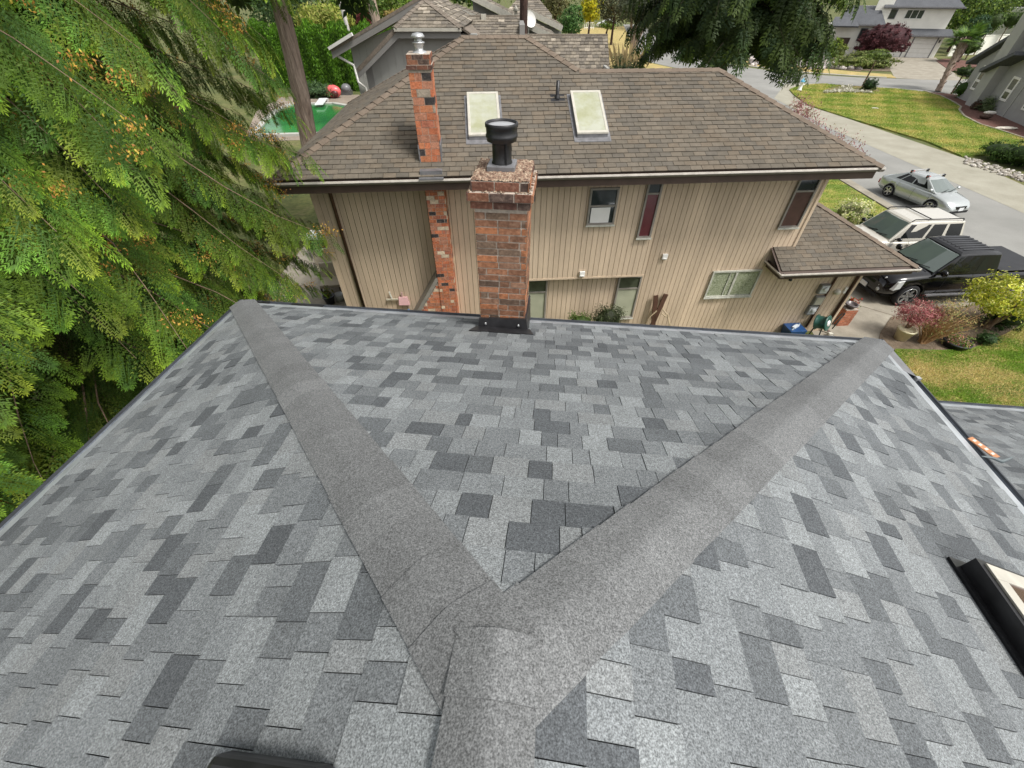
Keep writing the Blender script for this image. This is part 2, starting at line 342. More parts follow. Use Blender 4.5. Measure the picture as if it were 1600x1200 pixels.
def spray(nside, nl, seed=0, lw=.055, ll=.15):
    R = random.Random(seed); P = []; D = []; T = []; L = []
    for k in range(nside):
        for sgn in (-1, 1):
            t = .06+.92*k/nside+R.uniform(-.02, .02); ang = math.radians(R.uniform(38, 56)-18*t)*sgn
            ln = (.42*(1-t)**.8+.10)*R.uniform(.8, 1.15); d = np.array([math.cos(ang), math.sin(ang), -.15])
            b = np.array([t, 0, -.22*t*t])
            for j in range(nl):
                s = (j+.7)/nl; q = b+d*ln*s+np.array([0, 0, -.12*ln*s*s])
                for sg2 in ((-1, 1) if j < nl-1 else (0,)):
                    a2 = ang+sg2*math.radians(34); dd = np.array([math.cos(a2), math.sin(a2), -.2-.3*s])
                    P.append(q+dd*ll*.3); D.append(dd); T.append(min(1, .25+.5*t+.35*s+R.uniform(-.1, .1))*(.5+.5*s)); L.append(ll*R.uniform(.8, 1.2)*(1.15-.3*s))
    P = np.array(P); D = np.array(D); L = np.array(L); n = np.zeros_like(P); n[:, 2] = 1; n += np.random.default_rng(seed).normal(size=P.shape)*.25
    return diamonds(P, D, n, L, np.full(len(L), lw)), np.array(T)
def place_sprays(tmpl, pos, D, Nn, size, base, tip, var):
    Q, T = tmpl; D = unit(D); Nn = unit(Nn-D*np.sum(D*Nn, axis=1, keepdims=True)); S = np.cross(Nn, D)
    Rm = np.stack([D, S, Nn], axis=1)                 # rows are local axes
    out = np.einsum('kqi,nij->nkqj', Q, Rm)*size[:, None, None, None]+pos[:, None, None, :]
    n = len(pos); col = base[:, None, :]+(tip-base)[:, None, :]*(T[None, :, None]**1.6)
    col = col*var[:, None, None]
    return out.reshape(-1, 4, 3), col.reshape(-1, 3)
# ================================================================ the ground
GZ = 0.0
def sheet(name, poly, z, m, th=0.0):
    mb = MB(); pts = [(p[0], p[1], z) for p in poly]
    if th: mb.prism([(p[0], p[1]) for p in poly], z-th, z)
    else: mb.add(pts, [tuple(range(len(pts)))])
    return struct(build(name, mb, m))
def gp(L): return [tuple(G(x, y)[:2]) for x, y in L]
sheet('ground', [(-700, -700), (900, -700), (900, 1300), (-700, 1300)], 0, M['yard'])
# street: near stretch runs past both driveways, then meets the cross street
road = [(19.2, -60), (19.3, 20.3), (19.5, 25.1), (19.0, 40), (20.5, 55)]+gp([(1100, 113), (1050, 105), (1015, 97), (998, 84), (988, 68), (978, 50), (974, 38)])+gp([(1004, 38), (1022, 55), (1060, 76), (1110, 94), (1165, 105), (1230, 114), (1340, 121), (1440, 124)])+[(90, 62), (90, 44), (48.5, 45.5)]+gp([(1480, 158), (1440, 143.5), (1345, 137), (1285, 131.5), (1244, 130), (1226, 134)])+[(27.4, 50.5), (25.6, 38), (25.5, 20), (25.9, -60)]
sheet('road', road, .004, M['asphalt'])
sheet('gutter_pavement', gp([(1226, 132), (1244, 129.5), (1285, 131), (1252, 138), (1262, 154)])+[(28.9, 40), (29.7, 29.5), (28.95, 24), (28.9, -60), (25.4, -60), (25.4, 20), (25.4, 38), (26.7, 50)], .009, M['palecon'])
sheet('cross_street_kerb', gp([(1170, 104), (1235, 113), (1340, 120), (1385, 122.5), (1385, 121), (1340, 118.6), (1235, 111.4), (1170, 102.5)]), .07, M['palecon'], .07)
lawnpx = [(1233, 141), (1248, 135), (1285, 132), (1345, 137.5), (1400, 140), (1443, 145), (1470, 152), (1490, 162), (1500, 169), (1497, 174), (1505, 183), (1530, 196), (1560, 205), (1605, 220)]
mulchpx = [(1443, 144), (1470, 146), (1500, 150), (1560, 175), (1640, 225), (1605, 221), (1560, 206), (1530, 197), (1505, 184), (1497, 174), (1500, 169), (1490, 162), (1470, 152)]
lw = gp(lawnpx)+gp([(1596, 232), (1570, 238), (1552, 243), (1502, 245.5)])+[(30.1, 33.5), (28.9, 40.5), (28.2, 46.3)]+gp([(1240, 149)])
sheet('lawn', lw, .09, M['lawn'], .09)
sheet('mulch_bed', gp(mulchpx), .06, M['mulch'], .06)
edge = MB(); E_ = gp([(1443, 144), (1470, 152), (1490, 162), (1500, 169), (1497, 174), (1505, 183.5), (1530, 196.5), (1560, 205.5), (1605, 220.5)])
for a, b in zip(E_[:-1], E_[1:]): edge.bar((*a, .07), (*b, .07), .16, .16)
struct(build('lawn_edging', edge, M['concrete']))
sheet('mulch_bed', gp([(1575, 238), (1605, 222), (1700, 235), (1700, 260), (1600, 262)]), .06, M['mulch'], .06)
# neighbour's driveway, front lawn and our lawn
sheet('driveway', gp([(1272, 524), (1380, 560), (1400, 500), (1520, 476)])+[(19.3, 12.6), (19.3, 18.2)]+gp([(1330, 372)])+[(11.5, 14), (10.2, 13.5)], .008, M['concrete'])
sheet('front_lawn', [(13.2, 19.0), (13.2, 30), (18.6, 34), (18.9, 25.1), (18.8, 20.6), (18.2, 18.6)], .07, M['lawn'], .07)
sheet('driveway_edge', [(18.9, 18.2), (19.3, 18.2), (19.6, 25.1), (19.2, 34), (18.75, 34), (19.0, 25.1)], .075, M['concrete'], .07)
sheet('lawn', gp([(1398, 547), (1470, 549), (1520, 545), (1570, 523), (1605, 503), (1700, 480)])+[(24, 10), (24, -6), (8, -6), (8, 8), (11.2, 9.2)], .06, M['lawndry'], .06)
sheet('soil_bed', gp([(1375, 520), (1392, 496), (1470, 488), (1520, 478), (1620, 470), (1640, 500), (1605, 505), (1570, 525), (1520, 547), (1470, 551), (1398, 549), (1370, 549)]), .03, M['soil'], .03)
jn = MB()
for a, b in (((1405, 478), (1440, 498)), ((1318, 470), (1420, 500)),):
    A, B = G(*a, .012), G(*b, .012); jn.bar(A, B, .02, .003)
struct(build('driveway_joint', jn, M['soil']))
sheet('patio', [(-9, 9.8), (-9, 17.5), (-5.0, 17.5), (-4.6, 9.9)], .02, M['concrete'], .02)
sheet('dry_verge', gp([(900, 44), (975, 41), (984, 60), (993, 80), (1010, 97), (1050, 106), (1050, 118), (940, 125), (890, 80)]), .006, M['straw'])
sheet('dry_verge', gp([(1160, 96), (1190, 97), (1235, 103), (1340, 113), (1392, 117), (1400, 122.5), (1340, 118.5), (1235, 111.5), (1170, 102.5)]), .05, M['straw'], .05)
sheet('far_driveway', gp([(1383, 94), (1395, 88), (1462, 90), (1480, 105), (1505, 126), (1440, 124.5), (1398, 122)]), .01, M['concrete'])
sheet('far_mulch_bed', gp([(1462, 95), (1475, 92), (1560, 100), (1540, 125), (1505, 120), (1480, 108)]), .05, M['mulch'], .05)
sheet('far_soil_bed', gp([(1352, 100), (1370, 92), (1384, 96), (1392, 112), (1330, 110)]), .05, M['soil'], .05)
sheet('rock_bed', gp([(1168, 88), (1240, 80), (1340, 90), (1345, 112), (1240, 102.5), (1180, 96)]), .04, M['soil'], .04)

# ================================================================ our house: the roof under the camera
H = Fr((-3.42, 4.41, 0), -6.1); m0 = .418; W0 = 7.6; EZ = 5.2; cs = 1/math.sqrt(1+m0*m0); BACK = -11.0
oh = thing('shingled_house', 'house under the new grey laminated shingle roof with wide hip caps meeting in a V', 'house', tuple(H.w(3.8, -3.8, 0)))
def rz(d): return EZ+m0*d                            # roof height at plan distance d in from the gutter lip
INS = .265
# walls and decking
mb = MB(); mb.prism([(.5, BACK+.4), (7.1, BACK+.4), (7.1, -.5), (.5, -.5)], 0, 5.1, F=H); build('wall', mb, M['palegreywall'], oh)
mb = MB(); a = .08; zz = EZ-.03; rp = EZ+m0*3.8-.05
P = [H.w(a, BACK, zz), H.w(a, -a, zz), H.w(W0-a, -a, zz), H.w(W0-a, BACK, zz), H.w(3.8, -3.8, rp), H.w(3.8, BACK, rp)]
mb.add(P, [(0, 1, 4, 5), (1, 2, 4), (2, 3, 5, 4), (0, 5, 3), (3, 2, 1, 0)]); build('roof_deck', mb, M['flash'], oh)
s = cs
uf, vf = H.u, H.v; up_f = (-H.v*s+np.array([0, 0, m0*s])); up_l = (H.u*s+np.array([0, 0, m0*s])); up_r = (-H.u*s+np.array([0, 0, m0*s]))
mb = MB(); L = W0-2*INS; hgt = (3.8-INS)/s
shingles(mb, H.w(INS, -INS, rz(INS)), H.u, up_f, [(0, 0), (L, 0), (L/2, hgt)], .143, .075, .21, .0055, pal_grey, seed=3)
build('front_roof_slope', mb, M['granule'], oh, flip=False)
mb = MB(); Lb = -BACK-INS
shingles(mb, H.w(INS, -INS, rz(INS)), -H.v, up_l, [(0, 0), (3.8-INS, hgt), (Lb, hgt), (Lb, 0)], .143, .075, .21, .0055, pal_grey, seed=5)
build('left_roof_slope', mb, M['granule'], oh, flip=False)
mb = MB()
shingles(mb, H.w(W0-INS, -INS, rz(INS)), -H.v, up_r, [(0, 0), (3.8-INS, hgt), (Lb, hgt), (Lb, 0)], .143, .075, .21, .0055, pal_grey, seed=8)
build('right_roof_slope', mb, M['granule'], oh, flip=False)
# hip and ridge caps
ap = H.w(3.8, -3.8, EZ+m0*3.8); CAPC = (.146, .151, .153)
for nm, c0 in (('hip_cap', H.w(.13, -.13, rz(.13))), ('hip_cap', H.w(W0-.13, -.13, rz(.13)))):
    d = ap-c0; d /= np.linalg.norm(d); side = 1 if nm and c0[0] < 0 else -1
    nF = np.cross(H.u, up_f); nF = nF if nF[2] > 0 else -nF
    nS = np.cross(-H.v, up_l if c0[0] < 0 else up_r); nS = nS if nS[2] > 0 else -nS
    da = np.cross(nF, d); da = da if da[2] < 0 else -da; db = np.cross(nS, d); db = db if db[2] < 0 else -db
    mb = MB(); caps(mb, c0, ap, da/np.linalg.norm(da), db/np.linalg.norm(db), .145, .2, .009, CAPC, seed=int(c0[0]*10), var=.10)
    build(nm, mb, M['granule'], oh, flip=False)
mb = MB(); rb = H.w(3.8, BACK, EZ+m0*3.8)
caps(mb, rb, ap-H.v*(-.07)+np.array([0, 0, .006]), -up_l, -up_r, .112, .21, .011, CAPC, seed=4, lift=.018, var=.07)
build('ridge_cap', mb, M['granule'], oh, flip=False)
# drip edge strips and gutters
def eave(nm, p, q, inn, parent, z=EZ, m=m0, wid=.15, black=M['gutterblack'], inside=M['gutterin'], drip=M['drip'], depth=.09):
    """gutter whose outer lip runs p->q (plan); inn = unit vector towards the roof"""
    p, q, inn = (np.array(t, float) for t in (p, q, inn)); Z = np.array([0, 0, 1.0]); d = (q-p)/np.linalg.norm(q-p)
    g = MB(); lip = .012
    prof = [(0, z), (lip, z), (lip+.008, z-.015), (.03, z-depth+.03), (wid, z-depth+.03), (wid, z-.005), (wid+.012, z-.005), (wid+.012, z-depth), (.02, z-depth), (-.004, z-.03)]
    n = len(prof); vs = [t+inn*a+Z*(b-t[2]) for t in (p, q) for a, b in prof]
    g.add(vs, [(i, (i+1) % n, n+(i+1) % n, n+i) for i in range(n)]); 
    for i, f in enumerate(g.F[-n:]): g.M[len(g.M)-n+i] = 1 if i in (2, 3, 4) else 0
    g.add(vs[:n], [tuple(range(n))]); g.add(vs[n:], [tuple(range(n))])
    o = build(nm, g, [black, inside], parent, flip=False)
    h = MB(); s_ = 1/math.sqrt(1+m*m)
    a0, a1 = .125, .31
    A = [p+d*a0+inn*a0, q-d*a0+inn*a0, q-d*a1+inn*a1, p+d*a1+inn*a1]
    zs = [z+m*a0-.004, z+m*a0-.004, z+m*a1+.001, z+m*a1+.001]
    h.slab([t*np.array([1, 1, 0])+Z*zz for t, zz in zip(A, zs)], .003)
    h.slab([A[0]*np.array([1, 1, 0])+Z*zs[0], A[1]*np.array([1, 1, 0])+Z*zs[0], (A[1]-inn*.004)*np.array([1, 1, 0])+Z*(zs[0]-.05), (A[0]-inn*.004)*np.array([1, 1, 0])+Z*(zs[0]-.05)], .003)
    build('drip_edge', h, drip, parent, flip=False)
    return o
gf = eave('gutter', H.w(0, 0, 0), H.w(W0, 0, 0), -H.v, oh)
gl = eave('gutter', H.w(0, BACK, 0), H.w(0, 0, 0), H.u, oh)
gr = eave('gutter', H.w(W0, 0, 0), H.w(W0, BACK, 0), -H.u, oh)
# flat leaf-guard plate over the start of the right gutter, joint bracket, black debris patches
mb = MB(); mb.slab([H.w(W0-.01, -.02, EZ+.006), H.w(W0-.01, -.62, EZ+.006), H.w(W0-.26, -.62, EZ+.103), H.w(W0-.26, -.25, EZ+.103)], .004); build('gutter_guard', mb, M['flash'], oh)
mb = MB(); mb.box(W0-.03, W0+.008, -.67, -.63, EZ-.12, EZ+.02, H); build('gutter_bracket', mb, M['silver'], oh)
for u0, u1 in ((.18, .42), (.72, 1.12)):
    mb = MB(); pts = [(u0+(u1-u0)*t, -.03-RND.uniform(0, .015)) for t in np.linspace(0, 1, 9)]+[(u1-(u1-u0)*t, -.15-RND.uniform(0, .05)) for t in np.linspace(0, 1, 9)]
    mb.prism(pts, EZ+.005, EZ+.02, F=H); build('black_sealant_strip', mb, M['blackmetal'], oh)
# masonry chimney
def bricks(mb, F, u0, u1, v0, v1, z0, z1, bl, bh, j, pal, seed=0, proud=.006, mortar=1, off0=0, jit=.002):
    R = random.Random(seed)
    mb.box(u0, u1, v0, v1, z0, z1, F, mortar)
    z = z0+j*.5; k = off0
    while z+bh*.6 < z1:
        zt = min(z+bh-j, z1-.002)
        for side in range(4):
            a0, a1 = (u0, u1) if side % 2 == 0 else (v0, v1); a = a0-(k % 2)*(bl*.5)-R.uniform(0, bl*.12)
            while a < a1:
                ln = bl*R.choice([1, 1, 1, .5]); s0 = max(a, a0-proud); s1 = min(a+ln-j, a1+proud)
                if s1-s0 > .02:
                    p = proud+R.uniform(-jit, jit); c = tone(R.choice(pal), .15, R)
                    if side == 0: mb.box(s0, s1, v0-p, v0+.01, z, zt, F, 0, c)
                    if side == 2: mb.box(s0, s1, v1-.01, v1+p, z, zt, F, 0, c)
                    if side == 1: mb.box(u1-.01, u1+p, s0, s1, z, zt, F, 0, c)
                    if side == 3: mb.box(u0-p, u0+.01, s0, s1, z, zt, F, 0, c)
                a += ln
        z += bh; k += 1
BR = [(.29, .135, .075), (.25, .12, .07), (.33, .15, .08), (.20, .105, .065), (.13, .085, .06), (.25, .14, .09), (.35, .145, .07), (.17, .115, .08)]
BRD = [(.17, .075, .05), (.13, .065, .05), (.22, .10, .06), (.09, .06, .05)]
ch = MB(); bricks(ch, H, 3.18, 3.625, -.55, -.03, 4.8, 6.665, .205, .0655, .012, BR, 3, jit=.003)
chim = build('chimney', ch, [M['brick'], M['mortar']], oh)
ch = MB(); bricks(ch, H, 3.155, 3.645, -.575, -.005, 6.665, 6.733, .205, .066, .008, BRD, 5); bricks(ch, H, 3.133, 3.668, -.60, .02, 6.733, 6.808, .205, .075, .008, BRD+BR[:2], 6, jit=.006)
bricks(ch, H, 3.163, 3.638, -.57, -.01, 6.808, 6.886, .205, .078, .008, BRD+BR[:2], 7, jit=.006)
build('corbelled_brick_top', ch, [M['brick'], M['mortar']], chim, bevel=.004)
cr = MB(); nx = 44; vs = []
for i in range(nx+1):
    for j in range(nx+1):
        u = 3.16+.48*i/nx; v = -.573+.566*j/nx; e = min(i, nx-i, j, nx-j)/nx
        vs.append(H.w(u+RND.uniform(-.004, .004), v+RND.uniform(-.004, .004), 6.886+min(e*.2, .014)+RND.uniform(0, .014)))
cr.add(vs, [(i*(nx+1)+j, (i+1)*(nx+1)+j, (i+1)*(nx+1)+j+1, i*(nx+1)+j+1) for i in range(nx) for j in range(nx)], smooth=False)
for k in range(190):
    if k < 120:
        u = 3.165+RND.random()*.47; v = -.568+RND.random()*.555; z = 6.899
        if 3.27 < u < 3.51 and -.40 < v < -.15: continue
    else: z = 6.812; u, v = RND.choice([(3.135+RND.random()*.53, -.588+RND.uniform(-.01, .01)), (3.655+RND.uniform(-.01, .01), -.6+RND.random()*.6), (3.145, -.6+RND.random()*.6)])
    r_ = RND.uniform(.005, .016); cr.ellip(H.w(u, v, z), (r_, r_*RND.uniform(.6, 1.2), r_*RND.uniform(.4, .8)), 6, 4, jit=.35)
build('crumbled_crown', cr, M['crown'], chim, flip=False)
fl = MB(); C0 = H.w(3.385, -.275, 0)
fl.box(3.268, 3.502, -.392, -.158, 6.90, 6.945, H); build('flue_base_plate', fl, M['flash'], chim, bevel=.006)
fl = MB(); fl.lathe([(.086, 6.94), (.088, 6.95), (.081, 6.965), (.081, 7.12), (.09, 7.125)], (C0[0], C0[1], 0), n=28); fl.box(3.425, 3.437, -.36, -.345, 6.95, 7.12, H)
flp = build('flue_pipe', fl, M['blackmetal'], chim, flip=False)
fl = MB(); fl.lathe([(.095, 7.10), (.122, 7.112), (.124, 7.135), (.130, 7.14), (.130, 7.155), (.125, 7.16), (.127, 7.205), (.133, 7.21), (.133, 7.235), (.128, 7.24), (.12, 7.238), (.117, 7.222), (.11, 7.224)], (C0[0], C0[1], 0), n=40)
build('flue_cap', fl, M['blackmetal'], flp, flip=False)
fl = MB(); fl.lathe([(.112, 7.222), (.08, 7.227), (0, 7.232)], (C0[0], C0[1], 0), n=40); build('flue_cap_lid', fl, M['silver'], flp, flip=False)
fl = MB(); zf = rz(.62)
fl.hexa([H.w(3.145, -.625, zf-.03), H.w(3.675, -.625, zf-.03), H.w(3.665, -.02, 5.1), H.w(3.145, -.02, 5.1), H.w(3.16, -.585, 5.555), H.w(3.65, -.585, 5.575), H.w(3.65, -.0, 5.50), H.w(3.16, -.0, 5.48)])
a = [H.w(3.13, -.60, rz(.60)+.02), H.w(3.69, -.60, rz(.60)+.02), H.w(3.735, -.77, rz(.77)+.014), H.w(3.085, -.77, rz(.77)+.014)]
fl.slab(a, .006); build('chimney_flashing', fl, M['blackmetal'], chim)
for u in (3.23, 3.57): fl = MB(); fl.ellip(H.w(u, -.615, zf+.055), (.012, .008, .016), 8, 6); build('flashing_rivet', fl, M['silver'], chim)
# skylight at the right edge, box vent at the bottom edge
def rp(u, v, h=0): return H.w(u, v, EZ+m0*(W0-u)+h/cs)
sk = MB()
def ring(mb, u0, u1, v0, v1, h0, h1, t, mi=0, P=rp):
    for a in ((u0, u1, v0, v0+t), (u0, u1, v1-t, v1), (u0, u0+t, v0+t, v1-t), (u1-t, u1, v0+t, v1-t)):
        mb.hexa([P(a[0], a[2], h0), P(a[1], a[2], h0), P(a[1], a[3], h0), P(a[0], a[3], h0), P(a[0], a[2], h1), P(a[1], a[2], h1), P(a[1], a[3], h1), P(a[0], a[3], h1)], mi)
ring(sk, 6.045, 7.15, -3.95, -2.885, 0, .02, .05); ring(sk, 6.085, 7.11, -3.91, -2.925, 0, .115, .06)
skl = build('skylight', sk, M['blackmetal'], oh)
sk = MB(); ring(sk, 6.12, 7.09, -3.89, -2.945, .113, .128, .075); build('skylight_frame', sk, M['cream'], skl, bevel=.004)
sk = MB(); a = (6.19, 7.02, -3.82, -3.015); sk.hexa([rp(a[0], a[2], .10), rp(a[1], a[2], .10), rp(a[1], a[3], .10), rp(a[0], a[3], .10), rp(a[0], a[2], .118), rp(a[1], a[2], .118), rp(a[1], a[3], .118), rp(a[0], a[3], .118)])
build('skylight_glass', sk, M['glassbrown'], skl)
def lp(u, v, h=0): return H.w(u, v, EZ+m0*u+h/cs)
sk = MB(); sk.hexa([lp(3.08, -4.42, 0), lp(3.45, -4.42, 0), lp(3.45, -4.0, 0), lp(3.08, -4.0, 0), lp(3.10, -4.40, .10), lp(3.425, -4.40, .10), lp(3.425, -4.014, .10), lp(3.10, -4.014, .10)])
build('box_vent', sk, M['blackmetal'], oh, bevel=.02)
# lower garage-wing roof at the right
lr = 2.02
mb = MB(); mb.prism([(7.1, -6), (19, -6), (19, lr-.5), (7.1, lr-.5)], 0, 2.45, F=H); build('garage_wing_wall', mb, M['palegreywall'], oh)
mb = MB(); s = cs; z1 = 2.5+m0*(lr+6)
mb.slab([H.w(7.1, lr-.1, 2.5), H.w(19.5, lr-.1, 2.5), H.w(19.5, -6, z1-.04), H.w(7.1, -6, z1-.04)], .1); build('garage_wing_deck', mb, M['flash'], oh)
mb = MB(); shingles(mb, H.w(7.1, lr-INS, 2.5+m0*INS), H.u, up_f, [(0, 0), (12.3, 0), (12.3, 8.3), (0, 8.3)], .143, .12, .30, .0045, pal_grey, seed=12)
build('garage_wing_roof', mb, M['granule'], oh, flip=False)
eave('gutter', H.w(7.15, lr, 0), H.w(19.5, lr, 0), -H.v, oh, z=2.5)
# the loose scrap of flashing and the bent strap in the right gutter
sb = MB(); A = H.loc(G(1517, 686, EZ+.03)); B = H.loc(G(1560, 717, EZ+.03))
pa, pb = H.w(A[0]-.02, A[1], EZ+.045), H.w(B[0]-.02, B[1], EZ+.045)
sb.bar(pa, pb, .055, .008, col=(.50, .23, .11))
for k, t in enumerate((.12, .33, .55, .78)): q = pa+(pb-pa)*t; sb.bar(q, q+(pb-pa)*.09, .03, .0125, col=(.68, .62, .55))
o = build('scrap_board', sb, M['paint']); tag(o, 'orange and white peeling strip lying in the right-hand roof gutter', 'scrap strip')
st = MB(); q = H.w(B[0]-.08, B[1]-.02, EZ+.06)
st.tube([q+H.u*-.09+np.array([0, 0, .01]), q, q+H.u*.05-H.v*.03, q+H.u*.13+np.array([0, 0, .03])], [.004, .012, .016, .004], 6, col=(.15, .18, .19))
o = build('gutter_strap', st, M['paint']); tag(o, 'bent dark metal strap on the gutter at the end of the orange scrap strip', 'strap')

# ================================================================ the tan neighbour house
N = Fr((-4.96, 8.64, 0), 4.43); WN = 13.17; mn = .48; cn = 1/math.sqrt(1+mn*mn); WV = .95
nh = thing('tan_house', 'two storey tan board-sided house with brown hip roof, two skylights and thin brick chimney', 'house', tuple(N.w(6.5, 4, 0)))
S1 = 2.95; S2 = 4.1; DL = 2*S2                        # run to the lower and the upper ridge
def nz(d, e=0): return EZ+mn*d+e
# walls: backing plus individual boards on the side that faces us
def boards(mb, F, u0, u1, v, z0, z1, w=.135, gap=.012, t=.014, seed=0, c=(1, 1, 1)):
    R = random.Random(seed); u = u0
    while u < u1-.02:
        e = min(u+w, u1); mb.box(u+gap/2, e-gap/2, v-t+R.uniform(-.001, .001), v, z0, z1, F, 0, tone((1, 1, 1), .035, R)); u += w
M['boards'] = mat('board_siding', (.60, .475, .345), .75, ((3, .08), (40, .05), (1.3, .14, 5)), (60, .15, .002), attr=True, aniso=(1, 1, .15))
wb = MB()
wb.prism([(.47, WV), (12.75, WV), (12.75, 8.0), (.47, 8.0)], 0, 5.02, F=N); wb.prism([(12.75, WV), (15.33, WV), (15.33, 7.0), (12.75, 7.0)], 0, 2.5, F=N)
wall = build('wall', wb, M['siding_gap'], nh)
wb = MB(); boards(wb, N, .47, 5.4, WV, 0, 5.0, seed=1); boards(wb, N, 8.62, 12.75, WV, 0, 5.0, seed=2); boards(wb, N, 5.4, 8.62, WV, 0, 2.35, seed=3); boards(wb, N, 12.75, 15.33, WV, 0, 2.5, seed=4)
build('board_siding', wb, M['boards'], wall, flip=True)
wb = MB(); wb.box(5.3, 8.62, WV-.24, WV-.001, 2.42, 5.0, N); build('overhanging_bay', wb, M['siding_gap'], nh)
wb = MB(); boards(wb, N, 5.3, 8.62, WV-.24, 2.42, 5.0, seed=5); wb.box(5.29, 8.63, WV-.262, WV-.235, 2.38, 2.43, N)
build('bay_siding', wb, M['boards'], nh)
wb = MB()
for u in (.455, 12.70, 15.28):
    wb = MB(); wb.box(u, u+.075, WV-.03, WV+.02, 0 if u != 12.70 else 2.9, 5.0 if u < 13 else 2.5, N); build('corner_board', wb, M['siding'], nh)
# roof planes
uf = N.u; upn = N.v*cn+np.array([0, 0, mn*cn])
rm = MB(); e = .05; q = lambda u, v, h=-.03: N.w(u, v, nz(v, h))
S2z = nz(S2, -.03); S1z = nz(S1, -.03)
A_ = [N.w(e, e, nz(0, -.02)), N.w(WN-e, e, nz(0, -.02)), N.w(WN-S1, S1, S1z), N.w(S2+1.55-(0), S2, S2z), N.w(S2, S2, S2z), N.w(e, DL, nz(0, -.02)), N.w(S2+1.55, DL, nz(0, -.02)), N.w(WN-e, 2*S1, nz(0, -.02)), N.w(S2+1.55+S2-S1, S1, S1z), N.w(S2+1.55+S2, 2*S1, nz(0, -.02)), N.w(S2+1.55+S2, DL, nz(0, -.02))]
rm.add(A_, [(0, 1, 2, 8, 3, 4), (0, 4, 5), (4, 3, 10, 5), (3, 8, 9, 10), (1, 7, 2), (8, 2, 7, 9)]); build('roof_deck', rm, M['brownfascia'], nh, flip=False)
rm = MB(); fr = .06
hb = lambda v: (v-fr)/cn
poly = [(fr, 0), (WN-fr, 0), (WN-S1, hb(S1)), (S2, hb(S2))]
def front(poly_uv, seed):                              # (u, v) plan to (a, b)
    shingles(rm, N.w(0, fr, nz(fr)), N.u, upn, [(u, (v-fr)/cn) for u, v in poly_uv], .132, .24, .27, .015, pal_brown, laminate=False, seed=seed)
UR = S2+1.55
uc = UR+S2-S1
front([(fr, fr), (uc, fr), (uc, S1), (UR, S2), (S2, S2)], 21)
front([(uc, fr), (WN-fr, fr), (WN-S1, S1), (uc, S1)], 22)
build('front_roof_slope', rm, M['shake'], nh, flip=False)
rm = MB(); upL = N.u*cn+np.array([0, 0, mn*cn])
shingles(rm, N.w(fr, 0, nz(fr)), N.v, upL, [(fr, 0), (DL-fr, 0), (S2, (S2-fr)/cn)], .132, .24, .27, .015, pal_brown, laminate=False, seed=23)
build('left_roof_slope', rm, M['shake'], nh, flip=False)
rm = MB(); upR = -N.u*cn+np.array([0, 0, mn*cn])
shingles(rm, N.w(WN-fr, 0, nz(fr)), N.v, upR, [(fr, 0), (2*S1-fr, 0), (S1, (S1-fr)/cn)], .132, .24, .27, .015, pal_brown, laminate=False, seed=24)
build('right_roof_slope', rm, M['shake'], nh, flip=False)
CB = (.17, .135, .105)
def sidev(n, d): a = np.cross(n, d); a = a if a[2] < 0 else -a; return a/np.linalg.norm(a)
nF = np.cross(N.u, upn); nL = np.cross(N.v, upL); nL = nL if nL[2] > 0 else -nL; nR = np.cross(N.v, upR); nR = nR if nR[2] > 0 else -nR
nBk = np.cross(N.u, -N.v*cn+np.array([0, 0, mn*cn])); nBk = nBk if nBk[2] > 0 else -nBk
for i, (a, b, n1, n2) in enumerate(((N.w(.04, .04, nz(.02)), N.w(S2, S2, nz(S2)), nF, nL), (N.w(WN-.04, .04, nz(.02)), N.w(WN-S1, S1, nz(S1)), nF, nR), (N.w(UR+S2-S1, S1, nz(S1)), N.w(UR, S2, nz(S2)), nF, nR), (N.w(.04, DL-.04, nz(.02)), N.w(S2, S2, nz(S2)), nL, nBk))):
    d = (b-a)/np.linalg.norm(b-a); rm = MB(); caps(rm, a, b, sidev(n1, d), sidev(n2, d), .13, .23, .018, CB, seed=i, var=.09)
    build('hip_cap', rm, M['shake'], nh, flip=False)
for a, b in ((N.w(S2-.05, S2, nz(S2)), N.w(UR+.05, S2, nz(S2))), (N.w(WN-S1, S1, nz(S1)), N.w(UR+S2-S1, S1, nz(S1)))):
    d = (b-a)/np.linalg.norm(b-a); rm = MB(); caps(rm, a, b, sidev(nF, d), sidev(nBk, d), .13, .2, .012, CB, seed=9, var=.07)
    build('ridge_cap', rm, M['shake'], nh, flip=False)
# gutters, fascia, soffit
def ngut(F, p, q, inn, z, nm='gutter'):
    p, q, inn = (np.array(t, float) for t in (p, q, inn)); Z = np.array([0, 0, 1.0])
    prof = [(0, z), (.02, z), (.024, z-.015), (.03, z-.06), (.10, z-.06), (.11, z+.0), (.12, z+.0), (.12, z-.085), (.025, z-.085), (.0, z-.05), (.008, z-.045), (-.004, z-.035)]
    g = MB(); n = len(prof); vs = [t*np.array([1, 1, 0])+inn*a+Z*b for t in (p, q) for a, b in prof]
    g.add(vs, [(i, (i+1) % n, n+(i+1) % n, n+i) for i in range(n)]); g.add(vs[:n], [tuple(range(n))]); g.add(vs[n:], [tuple(range(n))])
    for i in range(n): g.M[i] = 1 if i in (0, 11) else (2 if i in (2, 3, 4) else 0)
    return build(nm, g, [M['guttertan'], M['gutterlip'], M['brownfascia']], nh, flip=False)
ngut(N, N.w(0, 0, 0), N.w(WN, 0, 0), N.v, EZ); ngut(N, N.w(0, DL, 0), N.w(0, 0, 0), N.u, EZ); ngut(N, N.w(WN, 0, 0), N.w(WN, 2*S1, 0), -N.u, EZ)
fm = MB()
for a in ((.10, WN-.10, .09, .125, 4.955, 5.16), (.09, .125, .125, DL-.1, 4.955, 5.16), (WN-.125, WN-.09, .125, 2*S1-.1, 4.955, 5.16)): fm.box(*a, N)
